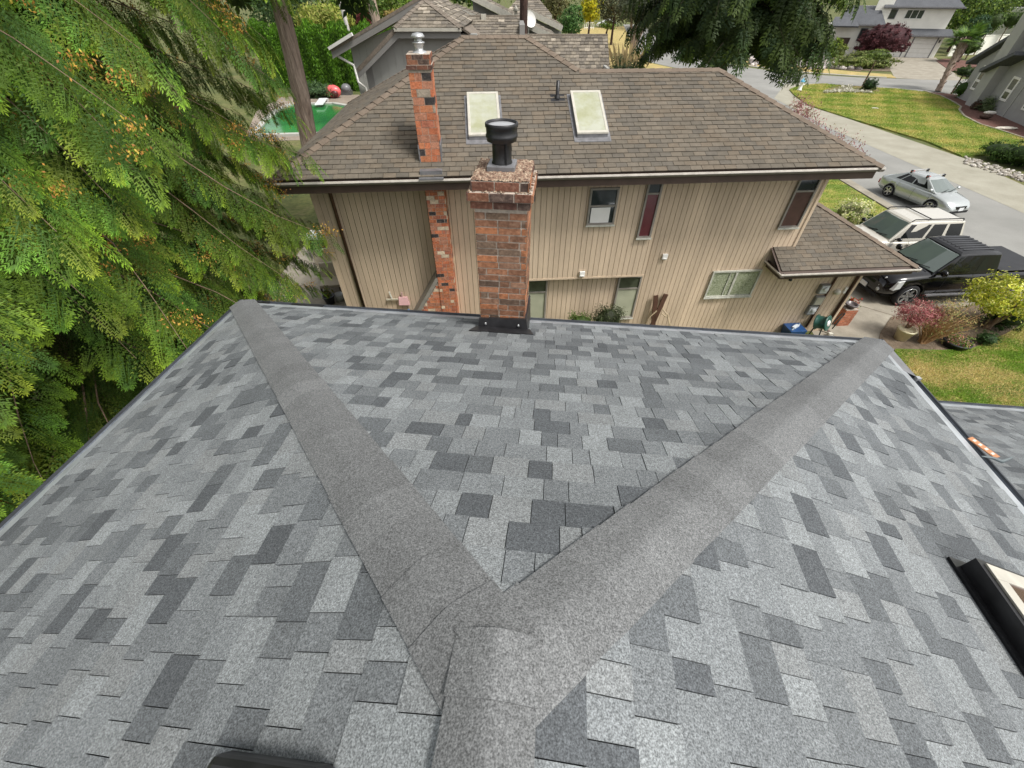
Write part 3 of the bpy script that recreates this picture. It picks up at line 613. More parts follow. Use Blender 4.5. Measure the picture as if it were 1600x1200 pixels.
fm.box(.125, WN-.125, .125, WV, 5.005, 5.02, N); fm.box(.125, .47, WV, DL-.2, 5.005, 5.02, N); fm.box(12.75, WN-.125, WV, 2*S1-.2, 5.005, 5.02, N)
build('fascia', fm, M['brownfascia'], nh)
# small garage roof
g0, g1, gv, gz = 12.1, 16.0, .16, 2.6
def gw(u, v, h=0): return N.w(u, v, gz+mn*(v-gv)+h)
rm = MB(); D3 = 3.3
rm.add([gw(g0, gv, -.02), gw(g1, gv, -.02), gw(g1-D3, gv+D3, -.02), gw(12.76, gv+D3, -.02), gw(12.76, WV, -.02), gw(g0, WV, -.02)], [(0, 1, 4, 5), (1, 2, 3, 4)]); rm.add([gw(g1, gv, -.02), N.w(g1, 8, gz-.02), N.w(g1-D3, 8, gz+mn*D3-.02), gw(g1-D3, gv+D3, -.02)], [(0, 1, 2, 3)])
gd = build('garage_roof', rm, M['brownfascia'], nh, flip=False)
rm = MB(); f2 = gv+.07
shingles(rm, N.w(0, f2, gz+mn*.07), N.u, upn, [(g0+.06, 0), (12.76, 0), (12.76, (WV-f2)/cn), (g0+.06, (WV-f2)/cn)], .132, .24, .27, .015, pal_brown, laminate=False, seed=31)
shingles(rm, N.w(0, f2, gz+mn*.07), N.u, upn, [(12.76, 0), (g1-.07, 0), (g1-3.2, (3.13)/cn), (12.77, (3.13)/cn)], .132, .24, .27, .015, pal_brown, laminate=False, seed=32)
build('garage_shingles', rm, M['shake'], gd, flip=False)
a = gw(g1-.04, gv+.04, .01); b = gw(g1-D3, gv+D3, .01); d = (b-a)/np.linalg.norm(b-a); rm = MB(); caps(rm, a, b, sidev(nF, d), sidev(nR, d), .12, .24, .015, CB, seed=5, var=.08); build('garage_hip_cap', rm, M['shake'], gd, flip=False)
ngut(N, N.w(g0, gv-.05, 0), N.w(g1+.02, gv-.05, 0), N.v, gz); ngut(N, N.w(g1+.04, gv-.05, 0), N.w(g1+.04, 7, 0), -N.u, gz); ngut(N, N.w(g0-.02, WV, 0), N.w(g0-.02, gv-.05, 0), N.u, gz)
fm = MB(); fm.box(g0+.09, g1-.05, gv+.06, gv+.09, gz-.2, gz-.03, N); fm.box(g0+.09, g0+.12, gv+.09, WV-.016, gz-.2, gz-.03, N); fm.box(g1-.12, g1-.05, gv+.09, 7, gz-.2, gz-.03, N); fm.box(g0+.12, g1-.12, gv+.09, WV, gz-.185, gz-.17, N); fm.box(15.33, g1-.12, WV, 7, gz-.185, gz-.17, N)
build('garage_fascia', fm, M['brownfascia'], gd)
# skylights and vent on the roof
def nr(u, v, h=0): return N.w(u, v, EZ+mn*v+h/cn)
def nsky(u0, u1, v0, v1):
    m_ = MB(); ring(m_, u0-.06, u1+.06, v0-.09, v1+.06, .0, .02, .1, P=nr); ring(m_, u0+.01, u1-.01, v0+.01, v1-.01, 0, .09, .04, P=nr)
    b_ = build('skylight', m_, M['flash'], nh); m_ = MB(); ring(m_, u0, u1, v0, v1, .085, .12, .055, P=nr); build('frame', m_, M['cream'], b_, bevel=.006)
    m_ = MB(); m_.hexa([nr(a, b, h) for h in (.09, .112) for a, b in ((u0+.05, v0+.05), (u1-.05, v0+.05), (u1-.05, v1-.05), (u0+.05, v1-.05))]); build('pane', m_, M['skylight'], b_)
nsky(4.12, 4.82, .93, 2.12); nsky(6.46, 7.15, .93, 2.12)
m_ = MB(); c = nr(6.17, 2.1); m_.lathe([(.07, 0), (.06, .03), (.045, .06), (.04, .07), (.04, .33), (.034, .33), (.034, .2)], c, n=16); m_.slab([nr(6.02, 1.95, .012), nr(6.34, 1.95, .012), nr(6.34, 2.2, .012), nr(6.02, 2.2, .012)], .006)
build('vent_pipe', m_, M['blackmetal'], nh, flip=False)
# outside brick stack
NB = [(.50, .17, .085), (.46, .15, .075), (.42, .19, .12), (.52, .20, .10), (.36, .13, .08), (.45, .17, .09), (.05, .045, .045), (.47, .20, .12), (.62, .50, .36)]
NB2 = NB[:6]*2+NB[6:]
ck = MB(); bricks(ck, N, 3.115, 3.52, .42, .97, 0, 5.15, .18, .086, .010, NB2, 41); bricks(ck, N, 3.115, 3.52, .42, .97, 5.15, 6.98, .25, .125, .010, NB[:6]*3+[NB[6]]*4+[NB[7], (.36, .30, .24)], 44); st_ = build('chimney', ck, [M['brick'], M['mortar']], nh)
ck = MB(); bricks(ck, N, 3.09, 3.545, .395, .6+.4, 6.94, 7.01, .2, .07, .008, BRD, 42); bricks(ck, N, 3.11, 3.525, .415, .98, 7.01, 7.16, .2, .075, .008, BRD+[(.4, .15, .08)], 43); build('chimney_top', ck, [M['brick'], M['mortar']], st_)
# sloping shoulder
ck = MB(); R_ = random.Random(5)
sx = lambda z: 3.115-max(0, (2.62-z))*.66 if z > 1.0 else 3.115-1.62*.66
ck.add([N.w(*q) for q in ((3.11, .44, 0), (3.11, WV, 0), (sx(0), WV, 0), (sx(0), .44, 0), (3.11, .44, 2.6), (3.11, WV, 2.6), (sx(1), WV, 1.0), (sx(1), .44, 1.0))], [(0, 3, 7, 4), (1, 5, 6, 2), (4, 7, 6, 5), (3, 2, 6, 7), (0, 1, 2, 3)], 1)
z = 0
while z < 2.5:
    u = 3.11
    while u > sx(z+.08)+.03:
        w = R_.choice([.1, .19, .19]); ua_ = max(u-w+.008, sx(z+.08)); ck.box(ua_, u, .434, .46, z+.004, z+.079, N, 0, tone(R_.choice(NB2), .15, R_)); u -= w
    z += .086
build('chimney_shoulder', ck, [M['brick'], M['mortar']], st_)
ck = MB(); ck.bar(N.w(3.1, .69, 2.70), N.w(sx(1)-.02, .69, 1.05), .54, .09, up=(0, 0, 1)); build('shoulder_board', ck, M['framegrey'], st_)
ck = MB(); ck.box(3.09, 3.545, .10, .41, 5.14, 5.33, N); ck.box(3.085, 3.11, .41, 1.0, 5.3, 5.72, N); ck.box(3.525, 3.55, .41, 1.0, 5.3, 5.72, N); ck.box(3.07, 3.565, -.02, .42, 5.195, 5.225, N); build('chimney_flashing', ck, M['flash'], st_)
ck = MB(); c = N.w(3.33, .69, 7.16); ck.lathe([(.13, 0), (.12, .02), (.075, .03), (.075, .09), (.085, .095), (.085, .13), (.11, .135), (.11, .15), (.07, .16), (.065, .21), (.12, .215), (.12, .235), (.09, .27), (0, .285)], c, n=20)
build('chimney_cowl', ck, M['silver'], st_, flip=False)
# windows: frame, sash bars, panes
def window(nm, u0, u1, z0, z1, v, panes, bars=(), fm_=None, t=.045, mats=()):
    m_ = MB()
    for a in ((u0, u1, z0, z0+t), (u0, u1, z1-t, z1), (u0, u0+t, z0+t, z1-t), (u1-t, u1, z0+t, z1-t)): m_.box(a[0], a[1], v-.06, v-.012, a[2], a[3], N)
    for a in bars: m_.box(a[0], a[1], v-.05, v-.012, a[2], a[3], N)
    f_ = build(nm, m_, fm_ or M['framegrey'], nh)
    for (a0, a1, b0, b1), mt in zip(panes, mats):
        m_ = MB(); m_.box(a0, a1, v-.026, v-.013, b0, b1, N); build('pane', m_, mt, f_)
    m_ = MB(); m_.box(u0-.02, u1+.02, v-.085, v-.062, z0-.03, z0+.005, N); build('sill', m_, M['alu'], f_)
    return f_
VB = WV-.254
w1 = window('window', 6.84, 7.52, 3.86, 4.72, VB, [(6.88, 7.48, 4.32, 4.68), (6.88, 7.48, 3.9, 4.3)], [(6.88, 7.48, 4.29, 4.33)], fm_=M['framegrey'], mats=(M['glass'], M['glass']))
m_ = MB(); m_.box(6.92, 7.38, VB-.034, VB-.028, 3.91, 4.27, N); build('white_panel', m_, M['whitepaint'], w1)
window('window', 8.64, 8.995, 3.49, 4.86, WV-.014+.002, [(8.68, 8.96, 4.6, 4.82), (8.68, 8.96, 3.53, 4.58)], [(8.68, 8.96, 4.57, 4.61)], mats=(M['glass'], M['glasswine'])) if False else window('window', 8.17, 8.53, 3.49, 4.9, WV-.254, [(8.21, 8.49, 4.57, 4.86), (8.21, 8.49, 3.53, 4.55)], [(8.21, 8.49, 4.54, 4.58)], mats=(M['glass'], M['glasswine']))
window('window', 12.0, 12.55, 3.52, 4.9, WV-.014, [(12.04, 12.51, 4.44, 4.86), (12.04, 12.51, 3.56, 4.42)], [(12.04, 12.51, 4.41, 4.45)], mats=(M['glass'], M['glassbrown']))
window('window', 10.70, 12.12, 1.48, 2.33, WV-.014, [(10.75, 11.40, 1.53, 2.28), (11.44, 12.07, 1.53, 2.28)], [(11.39, 11.45, 1.53, 2.28), (11.22, 11.24, 1.53, 2.28)], fm_=M['alu'], mats=(M['patterned'], M['patterned']))
window('window', 5.35, 6.03, .95, 2.3, WV-.014, [(5.39, 5.99, 1.9, 2.26), (5.39, 5.99, .99, 1.88)], [(5.39, 5.99, 1.87, 1.91)], mats=(M['glassblindbay'], M['glassblind']))
window('window', 8.02, 8.68, .89, 2.29, WV-.014, [(8.06, 8.64, 1.9, 2.25), (8.06, 8.64, .93, 1.88)], [(8.06, 8.64, 1.87, 1.91)], mats=(M['glassblindbay'], M['glassblind']))
# vents, lamp, meters, downpipes, house items
m_ = MB(); m_.box(6.83, 6.97, VB-.07, VB-.012, 2.47, 2.62, N); m_.box(6.85, 6.95, VB-.09, VB-.068, 2.49, 2.52, N); build('wall_vent', m_, M['whitepaint'], nh, bevel=.008)
m_ = MB(); m_.box(9.10, 9.24, WV-.08, WV-.014, 2.75, 2.90, N); m_.box(9.12, 9.22, WV-.1, WV-.078, 2.77, 2.8, N); build('wall_vent', m_, M['whitepaint'], nh, bevel=.008)
m_ = MB(); m_.box(5.47, 5.55, VB-.09, VB-.012, 4.48, 4.6, N); build('junction_box', m_, M['flash'], nh)
m_ = MB(); m_.lathe([(.02, 0), (.05, -.05), (.04, -.09), (0, -.1)], N.w(13.11, WV-.07, 2.03), n=12, mi=0); m_.box(13.09, 13.13, WV-.08, WV-.014, 2.0, 2.05, N); build('wall_spotlight', m_, M['blackmetal'], nh)
m_ = MB(); m_.tube([N.w(.92, .15, 5.05), N.w(.92, .75, 4.85), N.w(.92, WV-.06, 4.7), N.w(.92, WV-.06, .2), N.w(.92, WV-.2, .08)], .042, 8); build('downpipe', m_, M['pipebrown'], nh)
m_ = MB(); m_.tube([N.w(15.18, .2, 2.5), N.w(15.18, .7, 2.4), N.w(15.18, WV-.06, 2.3), N.w(15.18, WV-.06, .15), N.w(15.3, WV-.2, .06)], .042, 8); build('downpipe', m_, M['pipebrown'], nh)
m_ = MB(); m_.tube([N.w(14.52, WV-.05, 2.42), N.w(14.52, WV-.05, .2)], .03, 8); m_.box(14.2, 14.55, WV-.04, WV-.014, 2.1, 2.42, N); build('meter_conduit', m_, M['pipebrown'], nh)
for i, (u, z, c) in enumerate(((14.31, 1.62, (.55, .57, .57)), (14.36, 1.22, (.42, .40, .33)), (14.33, .88, (.52, .54, .55)))):
    m_ = MB(); m_.box(u-.15, u+.13, WV-.12, WV-.014, z-.15, z+.15, N, 0, (.2, .2, .19)); m_.box(u-.12, u+.10, WV-.135, WV-.12, z-.12, z+.12, N, 0, c)
    if i != 1: m_.lathe([(.07, 0), (.07, .04), (.05, .06), (0, .065)], N.w(u, WV-.135, z+.03), axis=-N.v, n=14, col=(.6, .62, .62))
    build('meter_box', m_, M['gloss'], nh, bevel=.006)
m_ = MB(); m_.lathe([(.09, 0), (.09, .05), (.075, .1), (.03, .12), (0, .12)], N.w(14.83, WV-.014, 1.48), axis=-N.v, n=16, col=(.60, .57, .48)); build('round_meter', m_, M['gloss'], nh, flip=False)
m_ = MB(); m_.box(15.03, 15.1, WV-.06, WV-.014, 1.42, 1.62, N, 0, (.75, .73, .7)); build('thermostat_box', m_, M['gloss'], nh)
# ================================================================ vehicles
def lerp(x, tab):
    for (a, b), (c, d) in zip(tab[:-1], tab[1:]):
        if x <= c: return b+(d-b)*(x-a)/(c-a)
    return tab[-1][1]
def wheel(x, y, r, w, spokes, parent, out):
    m_ = MB(); m_.lathe([(r*.62, -w/2), (r*.94, -w/2), (r, -w*.36), (r, w*.36), (r*.94, w/2), (r*.66, w/2), (r*.62, w*.3)], (x, y, r), axis=(0, out, 0), n=32)
    t = build('wheel', m_, M['tyre'], parent, flip=False)
    m_ = MB(); m_.lathe([(r*.72, w*.47), (r*.70, w*.47), (r*.68, w*.2), (0, w*.16)], (x, y, r), axis=(0, out, 0), n=32, mi=1)
    m_.lathe([(r*.15, w*.30), (r*.13, w*.40), (0, w*.42)], (x, y, r), axis=(0, out, 0), n=12)
    for k in range(spokes):
        a = 2*math.pi*k/spokes; d = np.array([math.cos(a), 0, math.sin(a)]); c = np.array([x, y+out*w*.36, r])
        m_.bar(c+d*r*.08, c+d*r*.70, r*.24, w*.12, up=(0, 1, 0))
    m_.lathe([(r*.68, w*.42), (r*.75, w*.44), (r*.75, w*.51), (r*.69, w*.51)], (x, y, r), axis=(0, out, 0), n=32)
    build('rim', m_, [M['alloy'], M['tyre']], t, flip=False)
def vehicle(name, label, cat, L, W, zt, hw, zb, cab, paint, axles, r, windows, loc, ang, scale=1, group=None, spokes=5, roofmat=None, kind='sedan'):
    """x forward. zt, hw, zb: tables along x of deck height, half width, sill height. cab: belt x0,x1, roof x0,x1, roof z, belt and roof half widths"""
    root = thing(name, label, cat, (0, 0, 0), group)
    xs = sorted(set([-L/2, -L/2+.03, -L/2+.10, -L/2+.25]+[round(v, 3) for v in np.linspace(-L/2+.4, L/2-.4, 26)]+[L/2-.25, L/2-.12, L/2-.05, L/2]))
    m_ = MB(); vs = []; n = 0
    for x in xs:
        t, w, b = lerp(x, zt), lerp(x, hw), lerp(x, zb); h = t-b
        half = [(0, t+.03), (.45*w, t+.02), (.80*w, t-.005), (.93*w, t-.05), (.985*w, t-.16*h), (w, b+h*.55), (w*.995, b+h*.3), (.955*w, b+h*.08), (.85*w, b), (0, b)]
        ring_ = half+[(-y, z) for y, z in half[-2:0:-1]]; n = len(ring_); vs += [(x, y, z) for y, z in ring_]
    k = len(xs)
    m_.add(vs, [(i*n+j, i*n+(j+1) % n, (i+1)*n+(j+1) % n, (i+1)*n+j) for i in range(k-1) for j in range(n)], 0, (1, 1, 1), True)
    m_.add(vs[:n], [tuple(range(n))]); m_.add(vs[-n:], [tuple(range(n))])
    body = build('body', m_, paint, root)
    # wheel arches cut with a boolean and baked
    c_ = MB()
    for ax in axles: c_.lathe([(0, -W), (r*1.17, -W), (r*1.17, W), (0, W)], (ax, 0, r*1.02), axis=(0, 1, 0), n=28, smooth=False)
    cut = build('cut', c_, M['tyre'])
    inn = MB(); inn.box(-.9*L/2, .88*L/2, -W*.30, W*.30, .25, .5)
    bo = body.modifiers.new('arch', 'BOOLEAN'); bo.object = cut; bo.operation = 'DIFFERENCE'; bo.solver = 'EXACT'
    dg = bpy.context.evaluated_depsgraph_get(); me = bpy.data.meshes.new_from_object(body.evaluated_get(dg)); body.modifiers.clear(); body.data = me
    bpy.data.objects.remove(cut)
    build('underbody', inn, M['tyre'], root)
    for ax in axles:
        for sg in (-1, 1): wheel(ax, sg*(W/2-.115), r, .22, spokes, root, sg)
    bx0, bx1, rx0, rx1, rz, bw, rw = cab
    z0 = lerp((bx0+bx1)/2, zt)-.03
    m_ = MB(); lv = [(0, z0, bw), (1, rz-.05, rw+.03), (1.03, rz, rw-.10)]; vs = []
    for f, z, w in lv:
        g = min(f, 1); a = bx0+(rx0-bx0)*g+(.0 if f <= 1 else .12); b = bx1+(rx1-bx1)*g-(.0 if f <= 1 else .12)
        for t in np.linspace(a, b, 7): vs.append((t, w*(1-.04*(2*(t-a)/(b-a)-1)**4), z+(.025*(1-(2*(t-a)/(b-a)-1)**2) if f > .5 else 0)))
        for t in np.linspace(b, a, 7): vs.append((t, -w*(1-.04*(2*(t-a)/(b-a)-1)**4), z+(.025*(1-(2*(t-a)/(b-a)-1)**2) if f > .5 else 0)))
    n = 14; m_.add(vs, [(i*n+j, i*n+(j+1) % n, (i+1)*n+(j+1) % n, (i+1)*n+j) for i in range(2) for j in range(n)], 0, (1, 1, 1), False)
    top = vs[2*n:]; m_.add(top, [(j, j+1, n-2-j, n-1-j) for j in range(6)], 1)
    cabo = build('cabin', m_, [paint, roofmat or paint], root, bevel=.035)
    # glass panes laid 8 mm proud of the pillars
    def P3(x_fr, zf, side):                           # on the cabin side face
        z = z0+(rz-.05-z0)*zf; a = bx0+(rx0-bx0)*zf; b = bx1+(rx1-bx1)*zf; w = bw+(rw+.03-bw)*zf
        return np.array([a+(b-a)*x_fr, side*(w*(1-.04*(2*x_fr-1)**4)+.008), z])
    for sd in (-1, 1):
        for (a, b) in windows:
            g = MB(); ex = [P3(a[0], .16, sd), P3(b[0], .16, sd), P3(b[1], .90, sd), P3(a[1], .90, sd)]
            g.add(ex+[q-np.array([0, sd*.02, 0]) for q in ex], [(0, 1, 2, 3), (0, 1, 5, 4), (1, 2, 6, 5), (2, 3, 7, 6), (3, 0, 4, 7)]); build('side_window', g, M['carglass'], root)
    for nm, xa, xb, sgn in (('windscreen', bx1, rx1, 1), ('rear_window', bx0, rx0, -1)):
        g = MB(); q = []
        for f, ww in ((.10, .90), (.97, .88)):
            z = z0+(rz-.05-z0)*f; x = xa+(xb-xa)*f+sgn*.012; w = bw+(rw+.03-bw)*f
            q += [np.array([x, -w*ww, z]), np.array([x+sgn*.05, -w*ww*.4, z]), np.array([x+sgn*.05, w*ww*.4, z]), np.array([x, w*ww, z])]
        g.add(q+[p-np.array([sgn*.03, 0, .0]) for p in q], [(0, 1, 5, 4), (1, 2, 6, 5), (2, 3, 7, 6), (0, 4, 12, 8), (3, 7, 15, 11), (0, 1, 9, 8), (1, 2, 10, 9), (2, 3, 11, 10), (4, 5, 13, 12), (5, 6, 14, 13), (6, 7, 15, 14)])
        build(nm, g, M['screenglass'] if nm == 'windscreen' else M['carglass'], root)
    g = MB(); zb_ = z0+.07; 
    for y0 in (-.45, .15): g = MB(); g.bar((bx1+.03, y0*bw, zb_), (bx1-.06, (y0+.5)*bw, zb_+.07), .02, .02); build('wiper', g, M['tyre'], root)
    # lamps, grille, plate, mirrors, seams, handles
    f = L/2; zf = lerp(f-.2, zt); wf = lerp(f-.25, hw)
    big = kind == 'truck'
    for sg in (-1, 1):
        g = MB(); 
        if big: g.hexa([(f+.02, sg*wf*.60, zf-.40), (f-.22, sg*wf*1.09, zf-.40), (f-.50, sg*wf*1.05, zf-.36), (f-.2, sg*wf*.6, zf-.40), (f-.06, sg*wf*.60, zf-.06), (f-.30, sg*wf*1.05, zf-.08), (f-.55, sg*wf*1.02, zf-.02), (f-.25, sg*wf*.6, zf+.0)])
        else: g.hexa([(f-.10, sg*wf*.52, zf-.24), (f-.34, sg*wf*1.0, zf-.22), (f-.5, sg*wf*.94, zf-.22), (f-.25, sg*wf*.5, zf-.24), (f-.17, sg*wf*.52, zf-.05), (f-.48, sg*wf*.975, zf-.02), (f-.62, sg*wf*.88, zf-.01), (f-.3, sg*wf*.5, zf-.02)])
        build('headlight', g, M['lamp'], root, bevel=.02)
        g = MB(); g.box(-f-.004, -f+.2, sg*W*.36-.09, sg*W*.36+.09, zf-.25, zf-.02, col=(.35, .02, .02)); build('tail_light', g, M['gloss'], root, bevel=.02)
        g = MB(); c = (bx1-.22, sg*(bw+.13), z0+.13); g.ellip(c, (.08, .11 if not big else .13, .075 if not big else .11), 12, 8); g.bar((bx1-.22, sg*(bw-.02), z0+.08), c, .05, .05); build('mirror', g, paint if kind == 'sedan' else M['carblack'], root, flip=False)
        for hx in ((.0, -.85) if kind != 'truck' else (.42, -.45)): g = MB(); g.bar((hx-.08, sg*(W/2+.01), z0-.10), (hx+.08, sg*(W/2+.01), z0-.10), .03, .025); build('door_handle', g, paint, root)
        for hx in ((1.0, .05, -.95) if kind == 'sedan' else ((.95, .0, -.95) if kind == 'suv' else (.95, -.05, -.75))):
            w_ = lerp(hx, hw); b_ = lerp(hx, zb); t_ = lerp(hx, zt); h_ = t_-b_
            pts = [(hx, sg*(y*w_+.002), z) for y, z in ((.955, b_+h_*.08), (.995, b_+h_*.3), (1, b_+h_*.55), (.985, t_-.16*h_), (.93, t_-.05))]
            g = MB()
            for p, q in zip(pts[:-1], pts[1:]): g.bar(p, q, .009, .006, up=(0, 1, 0))
            build('door_seam', g, M['tyre'], root)
    g = MB(); g.hexa([(f-.08, -wf*.45, zf-.42 if big else zf-.26), (f-.08, wf*.45, zf-.42 if big else zf-.26), (f+.012, wf*.42, zf-.42 if big else zf-.26), (f+.012, -wf*.42, zf-.42 if big else zf-.26), (f-.08, -wf*.5, zf-.12), (f-.08, wf*.5, zf-.12), (f-.02, wf*.47, zf-.12), (f-.02, -wf*.47, zf-.12)])
    build('grille', g, M['carblack'], root, bevel=.01)
    g = MB(); g.box(f-.02, f+.018, -wf*.75, wf*.75, .27, .40); build('bumper_intake', g, M['tyre'], root, bevel=.02)
    g = MB(); g.box(f+.015, f+.035, -.15, .15, .40, .56, col=(.75, .77, .78)); g.box(-f-.02, -f+.02, -.15, .15, .55, .71, col=(.75, .77, .78)); build('number_plate', g, M['gloss'], root)
    return root, (z0, rz)
def park(root, x, y, heading, sc):
    root.location = (x, y, .01); root.rotation_euler = (0, 0, heading); root.scale = (sc, sc, sc)
SED = dict(zt=[(-2.27, .70), (-2.2, .93), (-1.9, 1.0), (-1.3, 1.0), (.95, .97), (1.3, .93), (1.8, .84), (2.05, .75), (2.2, .62), (2.27, .50)], hw=[(-2.27, .60), (-2.2, .74), (-1.9, .84), (-1.3, .88), (1.2, .88), (1.8, .84), (2.05, .77), (2.2, .66), (2.27, .52)], zb=[(-2.27, .38), (-2.0, .28), (-1.2, .2), (1.3, .2), (2.0, .22), (2.27, .30)])
car, cz = vehicle('parked_car', 'silver four door sedan with roof rack bars parked by the lawn on the street', 'car', 4.54, 1.76, SED['zt'], SED['hw'], SED['zb'], (-1.95, 1.15, -1.0, .28, 1.46, .80, .56), M['carsilver'], (-1.30, 1.30), .325, [((.16, .10), (.26, .22)), ((.28, .26), (.52, .52)), ((.545, .545), (.86, .90))], 0, 0)
for x in (-.85, .1):
    g = MB(); g.tube([(x, -.60, 1.55), (x, .60, 1.55)], .018, 8); build('rack_bar', g, M['silver'], car)
    for sg in (-1, 1): g = MB(); g.box(x-.05, x+.05, sg*.56-.05, sg*.56+.05, 1.42, 1.57, col=(.03, .03, .03)); build('rack_foot', g, M['gloss'], car, bevel=.01)
    g = MB(); g.bar((x, -.62, 1.50), (x+.05, -.45, 1.53), .05, .03, col=(.55, .06, .04)); build('red_strap', g, M['gloss'], car)
park(car, 21.0, 21.75, math.atan2(-.97, .22), .89)
SV = dict(zt=[(-2.3, .95), (-2.25, 1.10), (-2.0, 1.13), (1.0, 1.11), (1.4, 1.08), (2.0, .98), (2.2, .88), (2.3, .70)], hw=[(-2.3, .72), (-2.2, .85), (-1.9, .90), (1.6, .90), (2.05, .85), (2.2, .76), (2.3, .62)], zb=[(-2.3, .42), (-1.9, .32), (1.6, .30), (2.3, .38)])
suv, _ = vehicle('parked_car', 'pale champagne estate SUV with roof rails parked between sedan and black pickup', 'car', 4.6, 1.82, SV['zt'], SV['hw'], SV['zb'], (-2.22, .82, -2.02, .22, 1.78, .85, .66), M['cargold'], (-1.35, 1.42), .36, [((.05, .04), (.27, .28)), ((.32, .33), (.55, .56)), ((.59, .60), (.90, .95))], 0, 0, kind='suv')
g = MB()
for sg in (-1, 1): g.tube([(-1.9, sg*.66, 1.76), (-1.85, sg*.66, 1.84), (.1, sg*.64, 1.84), (.2, sg*.64, 1.77)], .02, 8)
g.tube([(-.55, -.64, 1.845), (-.55, .64, 1.845)], .018, 8); build('roof_rail', g, M['tyre'], suv)
park(suv, 15.12, 15.80, math.pi+math.radians(4.4), .98)
TR = dict(zt=[(-2.95, 1.05), (-2.9, 1.24), (-2.0, 1.26), (1.3, 1.26), (1.7, 1.24), (2.5, 1.16), (2.8, 1.08), (2.92, .95), (2.95, .80)], hw=[(-2.95, .90), (-2.8, .97), (1.8, .99), (2.5, .96), (2.8, .90), (2.95, .78)], zb=[(-2.95, .50), (-2.4, .46), (2.2, .42), (2.95, .46)])
trk, _ = vehicle('pickup_truck', 'black crew cab pickup with a ribbed dark roof and a black covered bed', 'pickup truck', 5.9, 1.98, TR['zt'], TR['hw'], TR['zb'], (-.98, 1.52, -.78, .78, 1.93, .93, .74), M['carblack'], (-1.75, 1.95), .42, [((.05, .05), (.38, .40)), ((.50, .52), (.84, .93))], 0, 0, kind='truck', spokes=6, roofmat=M['vinyl'])
g = MB()
for y in np.linspace(-.5, .5, 7): g.bar((-.62, y, 1.957), (.55, y, 1.957), .035, .02)
build('roof_rib', g, M['carblack'], trk)
g = MB(); g.box(-2.90, -1.03, -.92, .92, 1.27, 1.315); build('bed_cover', g, M['vinyl'], trk, bevel=.02)
for sg in (-1, 1): g = MB(); g.box(-1.0, 1.3, sg*1.0-.06, sg*1.0+.06, .42, .48); build('running_board', g, M['flash'], trk, bevel=.01)
for sg in (-1, 1): g = MB(); g.lathe([(.07, 0), (.07, .03), (0, .04)], (2.93, sg*.62, .58), axis=(1, 0, 0), n=14); build('fog_lamp', g, M['lamp'], trk, flip=False)
park(trk, 15.35, 13.20, math.pi+math.radians(4.4), .93)
fc, _ = vehicle('parked_car', 'tiny white parked car far up the street behind the yellow tree', 'car', 4.54, 1.76, SED['zt'], SED['hw'], SED['zb'], (-1.95, 1.15, -1.0, .28, 1.46, .80, .56), M['carwhite'], (-1.30, 1.30), .325, [((.16, .10), (.52, .52)), ((.545, .545), (.86, .90))], 0, 0)
q = G(947, 43); park(fc, q[0], q[1], 2.9, 1.25)

# ================================================================ other houses
def gable(mb, P, run, z0, m, w): pass
def house(name, label, loc): return thing(name, label, 'house', loc)
def roofplane(parent, name, pts, mtl, th=.14, shing=None, seed=0, pal=pal_old, ex=.2, w=.22, tt=.02):
    """pts: eave left, eave right, top right, top left"""
    mb = MB(); mb.slab(pts, th, col=(.2, .17, .14)); o = build(name, mb, M['brownfascia'] if shing else mtl, parent)
    if shing:
        a, b, c, d = (np.array(p, float) for p in pts); ua = (b-a)/np.linalg.norm(b-a); n = np.cross(ua, d-a); n /= np.linalg.norm(n); n = n if n[2] > 0 else -n
        ub = np.cross(n, ua); ub = ub if ub[2] > 0 else -ub
        mb = MB(); pl = [((p-a)@ua, (p-a)@ub) for p in (a, b, c, d)]
        shingles(mb, a+n*.004, ua, ub, pl, ex, w, w*1.5, tt, pal, laminate=False, seed=seed); build('shingles', mb, shing, o, flip=False)
    return o
def wallbox(parent, F, u0, u1, v0, v1, z0, z1, m, name='wall'):
    mb = MB(); mb.box(u0, u1, v0, v1, z0, z1, F); return build(name, mb, m, parent)
def poly_wall(parent, F, pts, v, th, m, name='wall', groove=None):
    """pts (u, z) outline in the plane v, thickness th backwards"""
    mb = MB(); n = len(pts); vs = [F.w(u, v, z) for u, z in pts]+[F.w(u, v+th, z) for u, z in pts]
    mb.add(vs, [tuple(range(n)), tuple(range(n, 2*n))[::-1]]+[(i, (i+1) % n, n+(i+1) % n, n+i) for i in range(n)]); o = build(name, mb, m, parent)
    if groove:
        mb = MB(); a = min(p[0] for p in pts); b = max(p[0] for p in pts); u = a+groove
        while u < b-.05:
            zs = [];
            for i in range(n):
                p, q = pts[i], pts[(i+1) % n]
                if (p[0]-u)*(q[0]-u) < 0: zs.append(p[1]+(q[1]-p[1])*(u-p[0])/(q[0]-p[0]))
            if len(zs) >= 2: mb.box(u-.012, u+.012, v-.012, v-.001, min(zs), max(zs), F)
            u += groove
        build('batten', mb, m, o)
    return o
def fwin(parent, F, u0, u1, z0, z1, v, frame, t=.08, bars=(), glass=None):
    mb = MB()
    for a in ((u0, u1, z0, z0+t), (u0, u1, z1-t, z1), (u0, u0+t, z0+t, z1-t), (u1-t, u1, z0+t, z1-t)): mb.box(a[0], a[1], v-.07, v-.004, a[2], a[3], F)
    for a in bars: mb.box(a[0], a[1], v-.06, v-.004, a[2], a[3], F)
    o = build('window', mb, frame, parent); mb = MB(); mb.box(u0+t, u1-t, v-.03, v-.005, z0+t, z1-t, F); build('pane', mb, glass or M['glass'], o)
    return o
